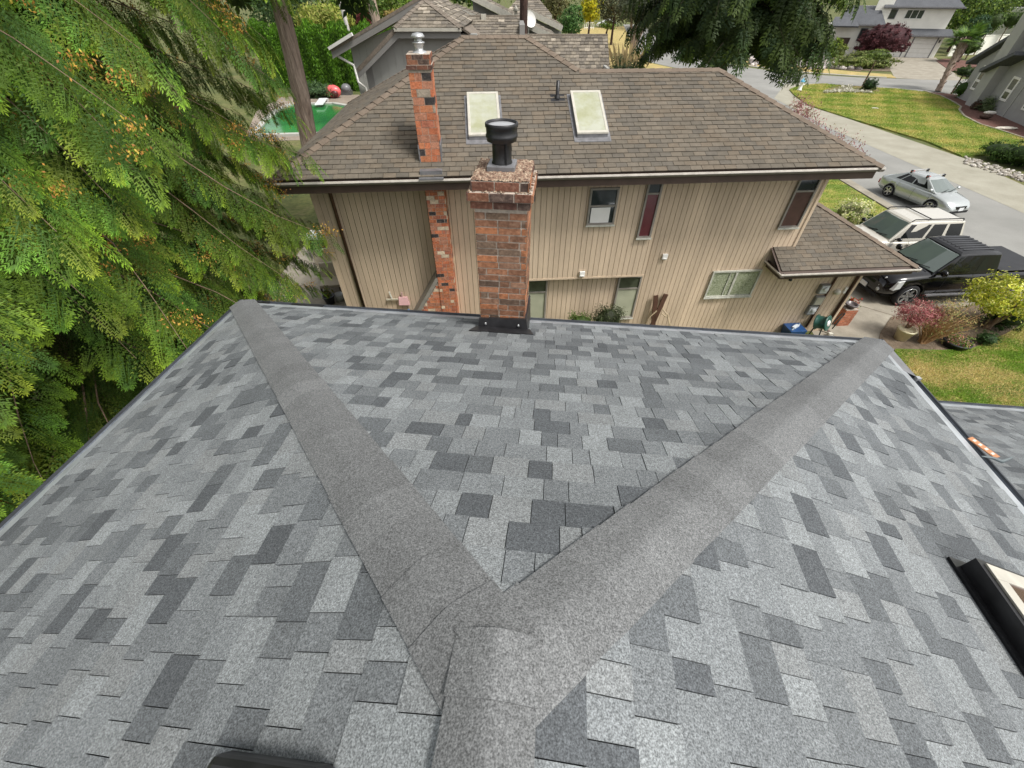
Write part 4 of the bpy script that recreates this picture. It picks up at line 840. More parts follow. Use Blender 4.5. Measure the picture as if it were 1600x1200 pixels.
# grey clipped-gable house behind the tan one (parallel to the camera)
B = Fr((0, 0, 0), 0)
gh = house('grey_house', 'pale grey board house with clipped gable and mossy shake roof just behind tan house', (-2, 19, 0))
poly_wall(gh, B, [(-5.0, 0), (-1.2, 0), (-1.2, 6.9), (-3.85, 6.9), (-5.0, 6.1)], 18.3, .2, M['palegreywall'], groove=.3)
poly_wall(gh, B, [(-5.25, 0), (-5.0, 0), (-5.0, 6.1), (-5.25, 5.95)], 18.29, .15, M['shadegreywall'])  # wall strip in shadow, its shade painted as a darker grey
wallbox(gh, B, -4.9, 3.4, 18.5, 24, 0, 5.6, M['palegreywall'])
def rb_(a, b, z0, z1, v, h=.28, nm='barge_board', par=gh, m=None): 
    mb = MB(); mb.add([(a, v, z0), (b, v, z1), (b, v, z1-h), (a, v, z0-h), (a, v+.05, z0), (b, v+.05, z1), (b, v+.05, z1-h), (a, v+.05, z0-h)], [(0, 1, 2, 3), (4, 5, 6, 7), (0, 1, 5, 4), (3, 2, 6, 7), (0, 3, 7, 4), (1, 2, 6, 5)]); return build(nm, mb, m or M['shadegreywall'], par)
rb_(-5.45, -3.86, 5.98, 7.06, 17.95); mb = MB(); mb.box(-3.86, -1.72, 17.95, 18.0, 6.80, 7.06); build('fascia', mb, M['shadegreywall'], gh)
mb = MB(); mb.box(-3.92, -1.68, 17.86, 17.95, 6.98, 7.07); build('gutter', mb, M['cream'], gh)
rf = [(-3.92, 17.9, 7.06), (-1.68, 17.9, 7.06), (-3.0, 19.4, 7.72), (-3.05, 19.4, 7.72)]
roofplane(gh, 'clipped_gable_roof', rf, M['oldshake'], .06, M['oldshake'], 51)
# left and right slopes of the main roof (left one seen edge on)
roofplane(gh, 'left_roof_slope', [(-5.47, 25, 5.98), (-5.47, 17.94, 5.98), (-3.92, 17.94, 7.06), (-3.05, 25, 7.72)], M['oldshake'], .12)
mb = MB(); mb.slab([(-3.92, 17.94, 7.06), (-3.05, 19.4, 7.72), (-3.05, 25, 7.72)], .05, col=(.2, .17, .14)); build('roof_infill', mb, M['oldshake'], gh)
roofplane(gh, 'right_roof_slope', [(-1.62, 17.94, 7.06), (1.2, 23.0, 5.0), (-3.0, 25, 7.75), (-3.0, 19.4, 7.75)], M['oldshake'], .06)
mb = MB(); shingles(mb, (-1.62, 17.95, 7.07), unit(np.array([0, 1., 0])), unit(np.array([-1.38, 0, .67])), [(0, 0), (6, 0), (6, 1.53), (1.45, 1.53)], .2, .22, .33, .02, pal_old, laminate=False, seed=52); build('right_shingles', mb, M['oldshake'], gh, flip=False)
for a, b in (((-3.92, 17.9, 7.08), (-3.05, 19.4, 7.74)), ((-1.66, 17.9, 7.08), (-3.0, 19.4, 7.74))):
    mb = MB(); a = np.array(a); b = np.array(b); d = unit(b-a); s_ = unit(np.cross(d, (0, 0, 1.))); caps(mb, a, b, unit(s_-np.array([0, 0, .3])), unit(-s_-np.array([0, 0, .3])), .12, .25, .015, (.2, .17, .14), seed=3, var=.12); build('hip_cap', mb, M['oldshake'], gh, flip=False)
# far wing of the same house with its own rake, wall and pale downpipe
poly_wall(gh, B, [(-6.5, 0), (-3.6, 0), (-3.6, 7.2), (-6.5, 6.35)], 21.2, .2, M['palegreywall'], groove=.3)
rb_(-7.2, -3.3, 6.28, 7.85, 20.85, .3); roofplane(gh, 'far_left_roof', [(-7.22, 27, 6.28), (-7.22, 20.84, 6.28), (-3.3, 20.84, 7.86), (-3.3, 27, 7.86)], M['oldshake'], .1)
mb = MB(); mb.bar((-7.25, 20.8, 6.3), (-6.2, 20.8, 6.74), .12, .10); build('gutter', mb, M['whitepaint'], gh)
mb = MB(); mb.tube([(-7.1, 20.95, 6.1), (-6.5, 21.1, 5.75), (-6.45, 21.1, 5.2), (-6.2, 21.1, 5.0), (-6.15, 21.1, 0)], .05, 6); build('downpipe', mb, M['whitepaint'], gh)
# long shake roofs facing us
roofplane(gh, 'front_roof_slope', [(-1.6, 18.6, 5.1), (3.75, 18.6, 5.1), (3.75, 21, 6.69), (-1.6, 21, 6.69)], M['oldshake'], .1, M['oldshake'], 54, ex=.16, w=.15)
roofplane(gh, 'upper_roof_slope', [(-3.0, 20.9, 6.35), (.32, 20.9, 6.35), (.32, 23, 7.17), (-3.0, 23, 7.17)], M['oldshake'], .1, M['oldshake'], 55, ex=.2, w=.2)
for a in ((-1.6, 3.75, 20.93, 21.07, 6.66, 6.73), (-3.0, .32, 22.93, 23.07, 7.15, 7.21)):
    mb = MB(); mb.box(*a, col=(.22, .19, .155)); build('ridge_cap', mb, M['oldshake'], gh)
mb = MB(); mb.box(-1.28, -1.08, 22.7, 22.9, 7.05, 7.25); build('roof_vent', mb, M['cream'], gh)
wallbox(gh, B, .3, .5, 20.9, 24, 5, 7.0, M['shadegreywall']); wallbox(gh, B, 3.5, 3.6, 18.9, 23, 0, 5.9, M['palegreywall'])
# two farther houses of the same colony with long raking roofs
def rake_house(label, x0, z0, x1, z1, Y, depth, wallc, pbase, ex):
    h = house('grey_house', label, ((x0+x1)/2, Y, 0))
    lo, hi = (x0, z0), (x1, z1)
    poly_wall(h, B, [(min(x0, x1), 0), (max(x0, x1), 0), (max(x0, x1), (z1 if x1 > x0 else z0)-.3), (min(x0, x1), (z0 if x0 < x1 else z1)-.3)], Y, .2, wallc)
    pts = [(x1, Y-.4, z1), (x1, Y+depth, z1), (x0, Y+depth, z0), (x0, Y-.4, z0)] if z1 < z0 else [(x0, Y-.4, z0), (x0, Y+depth, z0), (x1, Y+depth, z1), (x1, Y-.4, z1)]
    roofplane(h, 'roof_slope', pts, M['oldshake'], .12, M['oldshake'], int(Y), ex=ex, w=.3, tt=.03)
    mb = MB(); d = 1; mb.bar((x0, Y-.42, z0-.12), (x1, Y-.42, z1-.12), .08, .26); build('barge_board', mb, M['cream'], h)
    return h
def XZ(px, py, Y): q = PY(px, py, Y); return q[0], q[2]
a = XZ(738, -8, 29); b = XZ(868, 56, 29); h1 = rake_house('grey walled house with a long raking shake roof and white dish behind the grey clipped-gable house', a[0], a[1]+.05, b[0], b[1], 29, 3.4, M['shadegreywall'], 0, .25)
h1['label'] = 'grey walled house with a long raking shake roof and small white dish'
a = XZ(708, 8, 26); b = XZ(770, 34, 26); h2 = rake_house('small grey outbuilding roof raking down beside the clipped gable', a[0], a[1], b[0], b[1], 26, 1.6, M['palegreywall'], 0, .2)
h2['label'] = 'small low shake roof with pale rake board just left of the long raking roof'
a = XZ(822, 12, 34); b = XZ(878, 40, 34); h3 = rake_house('', a[0], a[1], b[0], b[1], 34, 5, M['shadegreywall'], 0, .3)
h3['label'] = 'shake roofed house with short raking end beside the round green tree'
a = XZ(800, -4, 40); b = XZ(862, 8, 40)
h4 = house('brown_house', 'dark brown walled house with pale gutter at the top edge right of the pole', ((a[0]+b[0])/2, 40, 0)); wallbox(h4, B, a[0], b[0]-1, 40, 46, 0, b[1]-.6, M['brownfascia'])
roofplane(h4, 'roof_slope', [(a[0]-.6, 39.3, b[1]-.5), (b[0], 39.3, b[1]-.5), (b[0]-1.4, 43, b[1]+.8), (a[0]+1, 43, b[1]+.8)], M['oldshake'], .15, M['oldshake'], 77, ex=.3, w=.3)
mb = MB(); mb.box(a[0]-.6, b[0], 39.2, 39.32, b[1]-.72, b[1]-.5); build('gutter', mb, M['cream'], h4)
q = XZ(826, 31, 28.6); mb = MB(); mb.lathe([(0, 0), (.2, .03), (.36, .10), (.37, .11)], (q[0], 28.4, q[1]), axis=(.5, -.75, .45), n=20); mb.tube([(q[0], 28.5, q[1]-.9), (q[0], 28.5, q[1])], .03, 6); o = build('satellite_dish', mb, M['whitepaint'], h1, flip=False)
q = PY(818, 38, 27.5); mb = MB(); mb.tube([(q[0], q[1], 0), (q[0], q[1], 9.6)], [.22, .19], 10); o = build('utility_pole', mb, M['darkbark']); tag(o, 'thick dark brown pole standing in front of the far shake roofs', 'pole')
q = XZ(806, 20, 28.2); mb = MB(); mb.box(q[0]-.16, q[0]+.16, 28.1, 28.5, q[1]-1.1, q[1]-.12); o2 = build('chimney', mb, M['shadegreywall'], h1); mb = MB(); mb.lathe([(.08, -.12), (.08, .05), (.17, .07), (0, .3)], (q[0], 28.3, q[1]), n=14); build('chimney_cowl', mb, M['cream'], o2, flip=False)
# white house across the street
WF = Fr((60.22, 85.88, 0), -19.6)
wh = house('white_house', 'white two storey house with dark roofs and two garage doors across the street', tuple(WF.w(3, 4, 0)))
wallbox(wh, WF, -.6, 7.8, 0, 9, 0, 2.9, M['whitewall']); wallbox(wh, WF, -3.0, 7.4, .5, 9.5, 2.9, 5.95, M['whitewall'])
poly_wall(wh, WF, [(-8, 0), (-.6, 0), (-.6, 3.9), (-8, 3.9)], -1.2, .2, M['whitewall']); wallbox(wh, WF, -8, -.6, -1.0, 6, 0, 3.8, M['whitewall'])
poly_wall(wh, WF, [(-3.2, 3.8), (-1.0, 3.8), (-1.0, 8.4), (-3.2, 7.4)], .3, .2, M['whitewall'])
roofplane(wh, 'skirt_roof', [WF.w(-1.0, -.7, 2.72), WF.w(8.7, -.7, 2.72), WF.w(8.3, .5, 3.5), WF.w(-.8, .5, 3.5)], M['darkroof'], .2)
roofplane(wh, 'upper_roof', [WF.w(-2.2, -.2, 6.0), WF.w(8.2, -.2, 6.0), WF.w(6.5, 4.5, 8.2), WF.w(-1.8, 4.5, 8.2)], M['darkroof'], .2)
roofplane(wh, 'wing_roof', [WF.w(-8.6, -1.9, 3.95), WF.w(-1.3, -1.9, 3.95), WF.w(-2.6, 1, 6.1), WF.w(-6.5, 1, 6.1)], M['darkroof'], .2)
roofplane(wh, 'porch_roof', [WF.w(-9.2, -3.2, 3.8), WF.w(-5.2, -3.2, 3.8), WF.w(-5.8, -1.2, 4.8), WF.w(-8.6, -1.2, 4.8)], M['darkroof'], .2)
mb = MB(); mb.box(-2.3, 8.3, -.35, -.2, 5.88, 6.04, WF); mb.box(-1.1, 8.8, -.85, -.7, 2.6, 2.76, WF); mb.box(-8.7, -1.2, -2.05, -1.9, 3.8, 3.98, WF); build('gutter', mb, M['flash'], wh)
for u0, u1 in ((.05, 3.05), (3.95, 6.95)):
    mb = MB(); mb.box(u0, u1, -.05, -.005, .02, 2.35, WF); d_ = build('garage_door', mb, M['whitepaint'], wh)
    mb = MB(); [mb.box(u0+.05, u1-.05, -.065, -.05, z, z+.03, WF) for z in (.58, 1.14, 1.70)]; build('door_groove', mb, M['cream'], d_)
    for a in (u0-.16, u1+.02): mb = MB(); mb.box(a, a+.14, -.08, -.002, 0, 2.5, WF); build('garage_door_post', mb, M['flash'], wh)
fwin(wh, WF, -1.0, .0, 4.55, 5.75, .5, M['flash']); fwin(wh, WF, 1.2, 3.6, 4.6, 5.7, .5, M['whitepaint'], bars=[(1.95, 2.02, 4.65, 5.65), (2.8, 2.87, 4.65, 5.65)])
fwin(wh, WF, -4.3, -3.3, 1.9, 3.5, -1.2, M['flash']); mb = MB(); mb.box(-6.9, -5.2, -1.25, -1.19, .1, 2.3, WF); build('front_door', mb, M['brownfascia'], wh)
mb = MB(); mb.box(7.3, 7.45, -.15, -.004, 1.9, 2.25, WF); build('wall_lantern', mb, M['blackmetal'], wh)
# grey house at the right edge
KF = Fr((44.59, 47.91, 0), -108.35)
kh = house('grey_house', 'grey clapboard house with white trimmed windows at the right edge', tuple(KF.w(4, 3, 0)))
poly_wall(kh, KF, [(-2.3, 0), (8, 0), (8, 4.6), (4.5, 6.4), (-2.3, 3.0)], 0, .2, M['greysiding']); wallbox(kh, KF, -2.3, 16, .2, 9, 0, 2.8, M['greysiding'])
mb = MB()
for z in np.arange(.2, 6.3, .19):
    u1 = 8; u0 = -2.3 if z < 3 else -2.3+(z-3)*2.0
    if z > 4.6: u1 = 8-(z-4.6)*1.94
    if u1 > u0: mb.hexa([KF.w(u0, -.03, z-.19), KF.w(u1, -.03, z-.19), KF.w(u1, 0, z-.19), KF.w(u0, 0, z-.19), KF.w(u0, -.006, z), KF.w(u1, -.006, z), KF.w(u1, 0, z), KF.w(u0, 0, z)])
build('clapboard', mb, M['greysiding'], kh)
mb = MB(); mb.box(1.55, 3.15, -.75, 0, 0, 7.6, KF); build('chimney_chase', mb, M['palegreywall'], kh)
KW = [(-.85, .55, .98, 2.82), (4.75, 6.0, .98, 2.65), (8.9, 10.2, 1.0, 2.6)]
for a in KW[:2]: fwin(kh, KF, a[0]+.1, a[1], a[2], a[3], -.03, M['whitepaint'], t=.16, bars=[(a[0]+.15, a[1]-.05, 1.60, 1.78)], glass=M['glassblindbay'])
wallbox(kh, KF, 8, 16, -.05, .2, 0, 3.4, M['greysiding']); fwin(kh, KF, 8.7, 9.8, .9, 2.5, -.05, M['whitepaint'], t=.12)
mb = MB(); mb.box(6.9, 7.02, -.07, -.03, 0, 4, KF); build('corner_board', mb, M['palegreywall'], kh)
def rk(u0, z0, u1, z1, v0, v1, nm): 
    mb = MB(); mb.slab([KF.w(u0, v0, z0), KF.w(u1, v0, z1), KF.w(u1, v1, z1), KF.w(u0, v1, z0)], .28); return build(nm, mb, M['darkroof'], kh)
rk(-3.5, 2.85, 4.5, 6.75, -.55, 9, 'roof_slope'); rk(1.5, 2.75, 5.2, 4.3, -1.3, -.02, 'entry_roof'); rk(9.5, 3.6, 4.5, 6.75, -.55, 9, 'roof_slope')
# bit of house beyond the big shrubs, and a white garden wall
q = PY(1612, 30, 95); o_ = house('white_house', 'corner of a far white house behind the big shrubs at top right', (q[0], q[1], 0)); wallbox(o_, B, q[0]-1.5, q[0]+9, q[1], q[1]+6, 0, 5.6, M['whitewall']); roofplane(o_, 'roof', [(q[0]-2.6, q[1]-.8, 5.5), (q[0]+10, q[1]-.8, 5.5), (q[0]+8, q[1]+4, 8.5), (q[0], q[1]+4, 8.5)], M['oldshake'], .2)
fwin(o_, B, q[0]+.1, q[0]+1.4, 3.6, 4.9, q[1], M['brownfascia'])
mb = MB(); A = G(1480, 88); Bq = G(1545, 80); A2 = A+(0, 0, 0); mb.bar(A+[0, 0, 1.2], Bq+[6, 0, 1.2], .2, 2.4); mb.bar(A+[0, 0, 2.44], Bq+[6, 0, 2.44], .3, .08); o = build('garden_wall', mb, M['whitewall']); tag(o, 'plain white garden wall right of the white house garage', 'wall')
# ================================================================ trees
CED_D = [(.050, .10, .016), (.066, .12, .017), (.040, .088, .020), (.085, .125, .02)]
CED_T = [(.38, .64, .05), (.45, .66, .05), (.27, .56, .06), (.50, .62, .06)]
def conifer(name, label, base, height, z0, Rf, nl, tmplA, tmplB, dark, tips, size=(.36, .58), step=.16, seed=1, droop=.55, face=(0, -1), trunk_r=.35, cones=0, hang=.5, lean=(0, 0), zmax=99, per=2, barkm=None, group=None, rise=.18, gexp=1.15, tight=1, limb_hue_shade=False, limb_vis=True, coarse_far=True):
    R = np.random.default_rng(seed); root = thing(name, label, 'tree', (base[0], base[1], 0), group)
    mb = MB(); hs_ = np.linspace(0, height, 14)
    mb.tube([(base[0]+lean[0]*h+.04*math.sin(h*1.3), base[1]+lean[1]*h, h) for h in hs_], [trunk_r*(1.25 if h < .4 else 1)*(1-.85*h/height)+.02 for h in hs_], 14)
    build('trunk', mb, barkm or M['bark'], root, flip=False)
    lim = MB(); pos = []; Dv = []; Nv = []; near = []; cn_ = []; hue = []
    f = np.array([face[0], face[1], 0.]); f /= np.linalg.norm(f)
    for i in range(nl):
        z = z0+(height*.97-z0)*((i+R.random())/nl)**gexp; az = i*2.39996+R.uniform(-.35, .35); d = np.array([math.cos(az), math.sin(az), 0]); s = np.cross(d, (0, 0, 1))
        L = Rf(z)*R.uniform(.82, 1.08); vis = d@f > -.35 and z < zmax
        p0 = np.array([base[0]+lean[0]*z, base[1]+lean[1]*z, z]); pts = []; m = 9; bend = R.uniform(-.3, .3)
        for k in range(m+1):
            t = k/m; pts.append(p0+d*L*t+s*bend*L*t*t+s*.035*L*math.sin(t*7+i)+np.array([0, 0, L*(rise*t-droop*t*t)+.03*L*math.sin(t*9+i*2)]))
        lh = R.normal()*.16
        lim.tube(pts, [max(.003, .022*(1-.93*k/m)*L/4) for k in range(m+1)], 5, cap=False)
        stp = step if vis or not coarse_far else step*2
        for t in np.arange(.30 if vis else .55, 1.0, stp/L):
            k = min(int(t*m), m-1); q = pts[k]+(pts[k+1]-pts[k])*(t*m-k); tan = (pts[k+1]-pts[k])/np.linalg.norm(pts[k+1]-pts[k])
            for j in range(per):
                sd = 1 if j % 2 else -1; sp = R.uniform(.25, 1.1)*(1.05-t*.8)*.9
                dr = tan*R.uniform(.4, 1.0)+s*sd*R.uniform(.5, 1.1)+np.array([0, 0, -hang*R.uniform(.3, 1.3)])
                dr /= np.linalg.norm(dr); b0 = q+(tan*.35+s*sd*.8*tight+np.array([0, 0, -.25]))*sp*R.uniform(.0, 1)+np.array([0, 0, .05])
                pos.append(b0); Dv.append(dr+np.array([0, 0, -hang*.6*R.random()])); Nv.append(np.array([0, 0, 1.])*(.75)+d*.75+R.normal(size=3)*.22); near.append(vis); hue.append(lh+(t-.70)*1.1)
                if cones and vis and R.random() < cones and t > .45: cn_.append(b0+dr*.12+np.array([0, 0, .05])); cn_.append(b0+dr*.25+s*.12*sd)
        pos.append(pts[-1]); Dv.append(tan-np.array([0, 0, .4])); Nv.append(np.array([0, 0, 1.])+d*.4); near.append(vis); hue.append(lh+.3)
    if limb_vis: build('limbs', lim, M['twig'] if limb_vis != 2 else M['darkbark'], root, flip=False)
    pos = np.array(pos); Dv = np.array(Dv); Nv = np.array(Nv); near = np.array(near)
    dark = np.array(dark); tips = np.array(tips); Q = []; C = []
    # random patches; with limb shading, inner sprays painted darker as shade and older growth
    ph = np.sin(pos[:, 0]*1.7+seed)+np.sin(pos[:, 1]*2.1+1.3*seed)+np.sin(pos[:, 2]*2.3)
    for sel, tm in ((near, tmplA), (~near, tmplB)):
        k = sel.sum()
        if not k: continue
        i = R.integers(0, len(dark), k); tip_bright = np.clip((.40+np.array(hue)[sel]+.10*ph[sel] if limb_hue_shade else .38+.22*ph[sel])+R.normal(size=k)*.22, .05, 1.2)[:, None]
        q, c = place_sprays(tm, pos[sel], Dv[sel], Nv[sel], R.uniform(*size, k)*(1 if tm is tmplA else 1.25), dark[i], dark[i]+(tips[i]-dark[i])*tip_bright, R.uniform(.75, 1.2, k))
        Q.append(q); C.append(c)
    quads('crown', np.concatenate(Q), np.concatenate(C), M['leaf'], root)
    if cn_:
        cn_ = np.array(cn_); n = 60; P = (cn_[:, None, :]+R.normal(size=(len(cn_), n, 3))*np.array([.085, .085, .04])).reshape(-1, 3)
        D = R.normal(size=P.shape)*.6+np.array([0, 0, -1.]); pal = np.array([(.55, .28, .06), (.42, .19, .06), (.64, .38, .08), (.60, .46, .08)])
        o = quads('seed_cones', diamonds(P, D, R.normal(size=P.shape), np.full(len(P), .034), np.full(len(P), .017)), pal[R.integers(0, 4, len(P))], M['leaf'], root); o['kind'] = 'stuff'
    return root
SA = spray(11, 4, 1, .026, .105); SB = spray(5, 2, 2, .09, .26); SC_ = spray(4, 2, 5, .13, .34)
def Rced(z):
    return np.interp(z, [0, 1, 3, 5, 8, 11, 14, 17], [4.4, 4.6, 4.6, 4.75, 5.1, 5.15, 4.2, .8])
conifer('cedar_tree', 'huge bright green cedar with drooping sprays and orange cones filling the left side', (-8.3, 6.1), 17, .9, Rced, 420, SA, SB, CED_D, CED_T, size=(.30, .54), step=.14, seed=3, face=(.85, -.5), trunk_r=.5, cones=.036, zmax=11.5, per=4, hang=.85, tight=.95, limb_hue_shade=True, gexp=1.0)

# bare-trunked second cedar in front of the pool: its foliage starts high up
conifer('cedar_tree', 'tall cedar with thick bare furrowed trunk standing in front of the green pool', (-7.51, 16.2), 18, 9.0, lambda z: np.interp(z, [7, 9, 14, 18], [2.0, 2.5, 2.2, .4]), 80, SB, SC_, [(.02, .045, .012), (.03, .055, .014)], [(.08, .14, .03), (.10, .15, .03)], size=(.6, .9), step=.26, seed=8, face=(.4, -1), trunk_r=.33, zmax=13, per=3, hang=.6, lean=(.1, 0), limb_vis=2)
# big drooping conifer beyond the tan house
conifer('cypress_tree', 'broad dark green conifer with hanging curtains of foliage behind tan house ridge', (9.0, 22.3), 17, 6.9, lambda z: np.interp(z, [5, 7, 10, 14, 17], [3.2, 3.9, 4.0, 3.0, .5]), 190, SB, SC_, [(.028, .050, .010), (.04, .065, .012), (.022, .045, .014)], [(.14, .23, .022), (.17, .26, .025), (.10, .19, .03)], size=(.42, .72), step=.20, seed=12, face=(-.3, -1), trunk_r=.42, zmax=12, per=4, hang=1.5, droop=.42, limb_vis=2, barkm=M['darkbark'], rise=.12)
GR1 = [(.05, .10, .02), (.07, .13, .022), (.09, .16, .03), (.035, .075, .016)]
YG = [(.22, .30, .035), (.30, .36, .05), (.14, .22, .03), (.36, .38, .09)]
def shrub(name, label, cat, loc, r, n, l, w, pal, seed=0, group=None, clumps=40, sig=.2, stems=True, core=True, zc=None, shell=.75, squash=None, point=None, up=.3, stemh=None, stemr=.02, barkm=None):
    """leafy plant standing at loc; r radii; zc height of the crown centre"""
    zc = r[2]*.8 if zc is None else zc
    root = thing(name, label, cat, tuple(loc), group); c = (loc[0], loc[1], loc[2]+zc)
    q, k = leafcloud(c, r, n, l, w, pal, seed, clumps, sig, shell, squash, up, point)
    q[:, :, 2] = np.maximum(q[:, :, 2], loc[2]+.01)
    quads('foliage', q, k, M['leaf'], root)
    R = random.Random(seed); mb = MB()
    ns = 5 if stems else 1
    for i in range(ns):
        a = R.uniform(0, 6.3); s_ = .45 if ns > 1 else .05
        mb.tube([(loc[0]+R.uniform(-.05, .05), loc[1]+R.uniform(-.05, .05), loc[2]), (loc[0]+math.cos(a)*r[0]*s_*.4, loc[1]+math.sin(a)*r[1]*s_*.4, loc[2]+zc*.5), (loc[0]+math.cos(a)*r[0]*s_, loc[1]+math.sin(a)*r[1]*s_, loc[2]+zc)], [stemr*1.3, stemr, stemr*.5], 6)
    build('stems' if ns > 1 else 'trunk', mb, barkm or M['twig'], root, flip=False)
    if core:
        mb = MB(); d = np.array(pal).mean(0)*.45; mb.ellip(c, (r[0]*.72, r[1]*.72, min(r[2], zc)*.72), 14, 10, col=tuple(d), jit=.06); build('dark_core', mb, M['leaf'], root, flip=False)  # solid core, leaf colour darkened to stand for shade inside the crown
    return root
def gxy(px, py, z=0): q = G(px, py, z); return (q[0], q[1], z)
# near garden at the right
shrub('golden_bush', 'rounded golden variegated bush on bare stems below the black pickup', 'bush', gxy(1540, 512, .03), (1.2, 1.1, .62), 9500, .085, .045, [(.52, .53, .05), (.62, .60, .08), (.42, .48, .04), (.24, .32, .03), (.66, .66, .22)], 1, clumps=90, sig=.13, zc=1.12, core=False, stemr=.05, squash=-.45)
shrub('low_hedge', 'dark green clipped mound under the golden bush', 'hedge', gxy(1560, 508, .03), (.75, .55, .42), 3500, .05, .025, [(.03, .075, .012), (.045, .10, .015), (.02, .05, .01)], 2, clumps=50, sig=.1, zc=.35)
shrub('ball_shrub', 'small round green shrub beside the lawn edge under golden bush', 'shrub', gxy(1536, 537, .03), (.30, .30, .24), 1200, .04, .02, [(.05, .11, .03), (.07, .14, .04)], 3, clumps=40, sig=.1, zc=.2)
shrub('straggly_shrub', 'straggly brown woody shrub between pink maple pot and black tub', 'shrub', gxy(1445, 532, .03), (.85, .6, .65), 2300, .07, .025, [(.36, .27, .12), (.24, .15, .07), (.22, .26, .08), (.36, .30, .12)], 4, clumps=25, sig=.25, zc=.85, core=False, shell=0)
mb = MB(); R_ = random.Random(3); c = np.array(gxy(1440, 535, .03))
for i in range(90):
    a = R_.uniform(0, 6.3); s_ = R_.uniform(.2, .85); h = R_.uniform(.5, 1.15); e = c+np.array([math.cos(a)*s_+.25, math.sin(a)*s_*.7+.1, h]); mb.tube([c+np.array([R_.uniform(-.08, .08), R_.uniform(-.08, .08), 0]), c+(e-c)*.55+np.array([0, 0, .1]), e], [.022, .014, .004], 5, col=(.42, .25, .12))
o = build('bare_branches', mb, M['paint'], bpy.data.objects['straggly_shrub'], flip=False)
def pot(name, label, loc, r0, r1, h, col, n=22, m_=None):
    t = thing(name, label, 'plant pot', tuple(loc)); mb = MB(); mb.lathe([(0, 0), (r0, 0), (r1, h-.04), (r1+.015, h-.04), (r1+.015, h), (r1-.02, h), (r1-.03, h-.05), (0, h-.05)], loc, n=n, col=col); build('tub', mb, M['gloss'], t, flip=False); return t
p = gxy(1406, 529, .03); t = pot('plant_pot', 'cream pot holding the pink-leaved maple at the driveway corner', p, .17, .24, .38, (.80, .74, .50))
mb = MB(); mb.ellip((p[0], p[1], .33), (.17, .17, .02), col=(.06, .04, .03)); build('potting_soil', mb, M['paint'], t, flip=False)
shrub('pink_maple', 'small pink and wine leaved lace maple growing in the cream pot', 'shrub', (p[0]+.08, p[1]+.10, .34), (.56, .48, .34), 3200, .10, .017, [(.44, .17, .17), (.34, .09, .10), (.52, .27, .24), (.27, .06, .07)], 6, clumps=26, sig=.24, zc=.56, core=False, point=(.3, .1, -1), stemr=.015)
p = gxy(1490, 540, .03); t = pot('plant_pot', 'wide black tub of mixed flowers at lawn edge', p, .30, .36, .2, (.04, .042, .05))
mb = MB(); mb.ellip((p[0], p[1], .19), (.31, .31, .02), col=(.06, .04, .03)); build('potting_soil', mb, M['paint'], t, flip=False)
shrub('flowering_plant', 'low pink and cream flowers with green leaves in the black tub', 'plant', (p[0], p[1], .2), (.34, .34, .16), 1500, .05, .03, [(.12, .22, .03), (.20, .28, .05), (.50, .20, .15), (.55, .36, .26), (.08, .16, .03)], 7, clumps=34, sig=.2, zc=.08, core=False)
shrub('variegated_shrub', 'round cream and green variegated shrub on the front lawn by the SUV', 'shrub', gxy(1322, 350, .07), (.85, .75, .62), 3000, .10, .05, [(.74, .72, .42), (.60, .62, .24), (.26, .36, .08), (.80, .78, .5)], 8, clumps=40, sig=.16, zc=.55)
shrub('green_shrub', 'small plain green shrub right of the variegated one', 'shrub', gxy(1345, 355, .07), (.5, .45, .35), 1100, .09, .045, GR1, 9, clumps=20, zc=.3)
q = N.w(14.3, 9.3, 0); shrub('purple_tree', 'dark purple leaved small tree behind the tan house corner', 'tree', q, (1.15, 1.2, 1.3), 3000, .12, .07, [(.07, .025, .03), (.10, .035, .04), (.05, .02, .025)], 10, clumps=34, sig=.22, zc=2.3, core=False, stemr=.05, barkm=M['darkbark'])
# pink flower stems showing over the tan house's right hip
root = thing('flowering_tree', 'airy tree with pink flower tassels showing over the right roof hip', 'tree', tuple(N.w(12.2, 10.8, 0)))
mb = MB(); fl_ = []; R = np.random.default_rng(4); b_ = N.w(12.2, 10.8, 0); mb.tube([b_, b_+np.array([.1, 0, 2.5])], [.09, .06], 8)
for i in range(46):
    t_ = R.uniform(0, 1); tgt = PY(1236+112*t_+R.uniform(-6, 6), 158+80*t_+R.uniform(-12, 26), 19.2+R.uniform(-.8, 1.4)); mid = (b_+np.array([.1, 0, 2.5])+tgt)/2+np.array([0, 0, .35]); mb.tube([b_+np.array([.1, 0, 2.4]), mid, tgt], [.02, .012, .004], 4)
    for k in range(34): fl_.append(tgt+R.normal(size=3)*np.array([.10, .10, .16]))
build('trunk', mb, M['twig'], root, flip=False); fl_ = np.array(fl_); pal = np.array([(.45, .20, .20), (.55, .32, .30), (.35, .14, .16), (.30, .24, .12)])
quads('flowers', diamonds(fl_, R.normal(size=fl_.shape)+np.array([0, 0, 1.]), R.normal(size=fl_.shape), np.full(len(fl_), .10), np.full(len(fl_), .035)), pal[R.integers(0, 4, len(fl_))], M['leaf'], root)
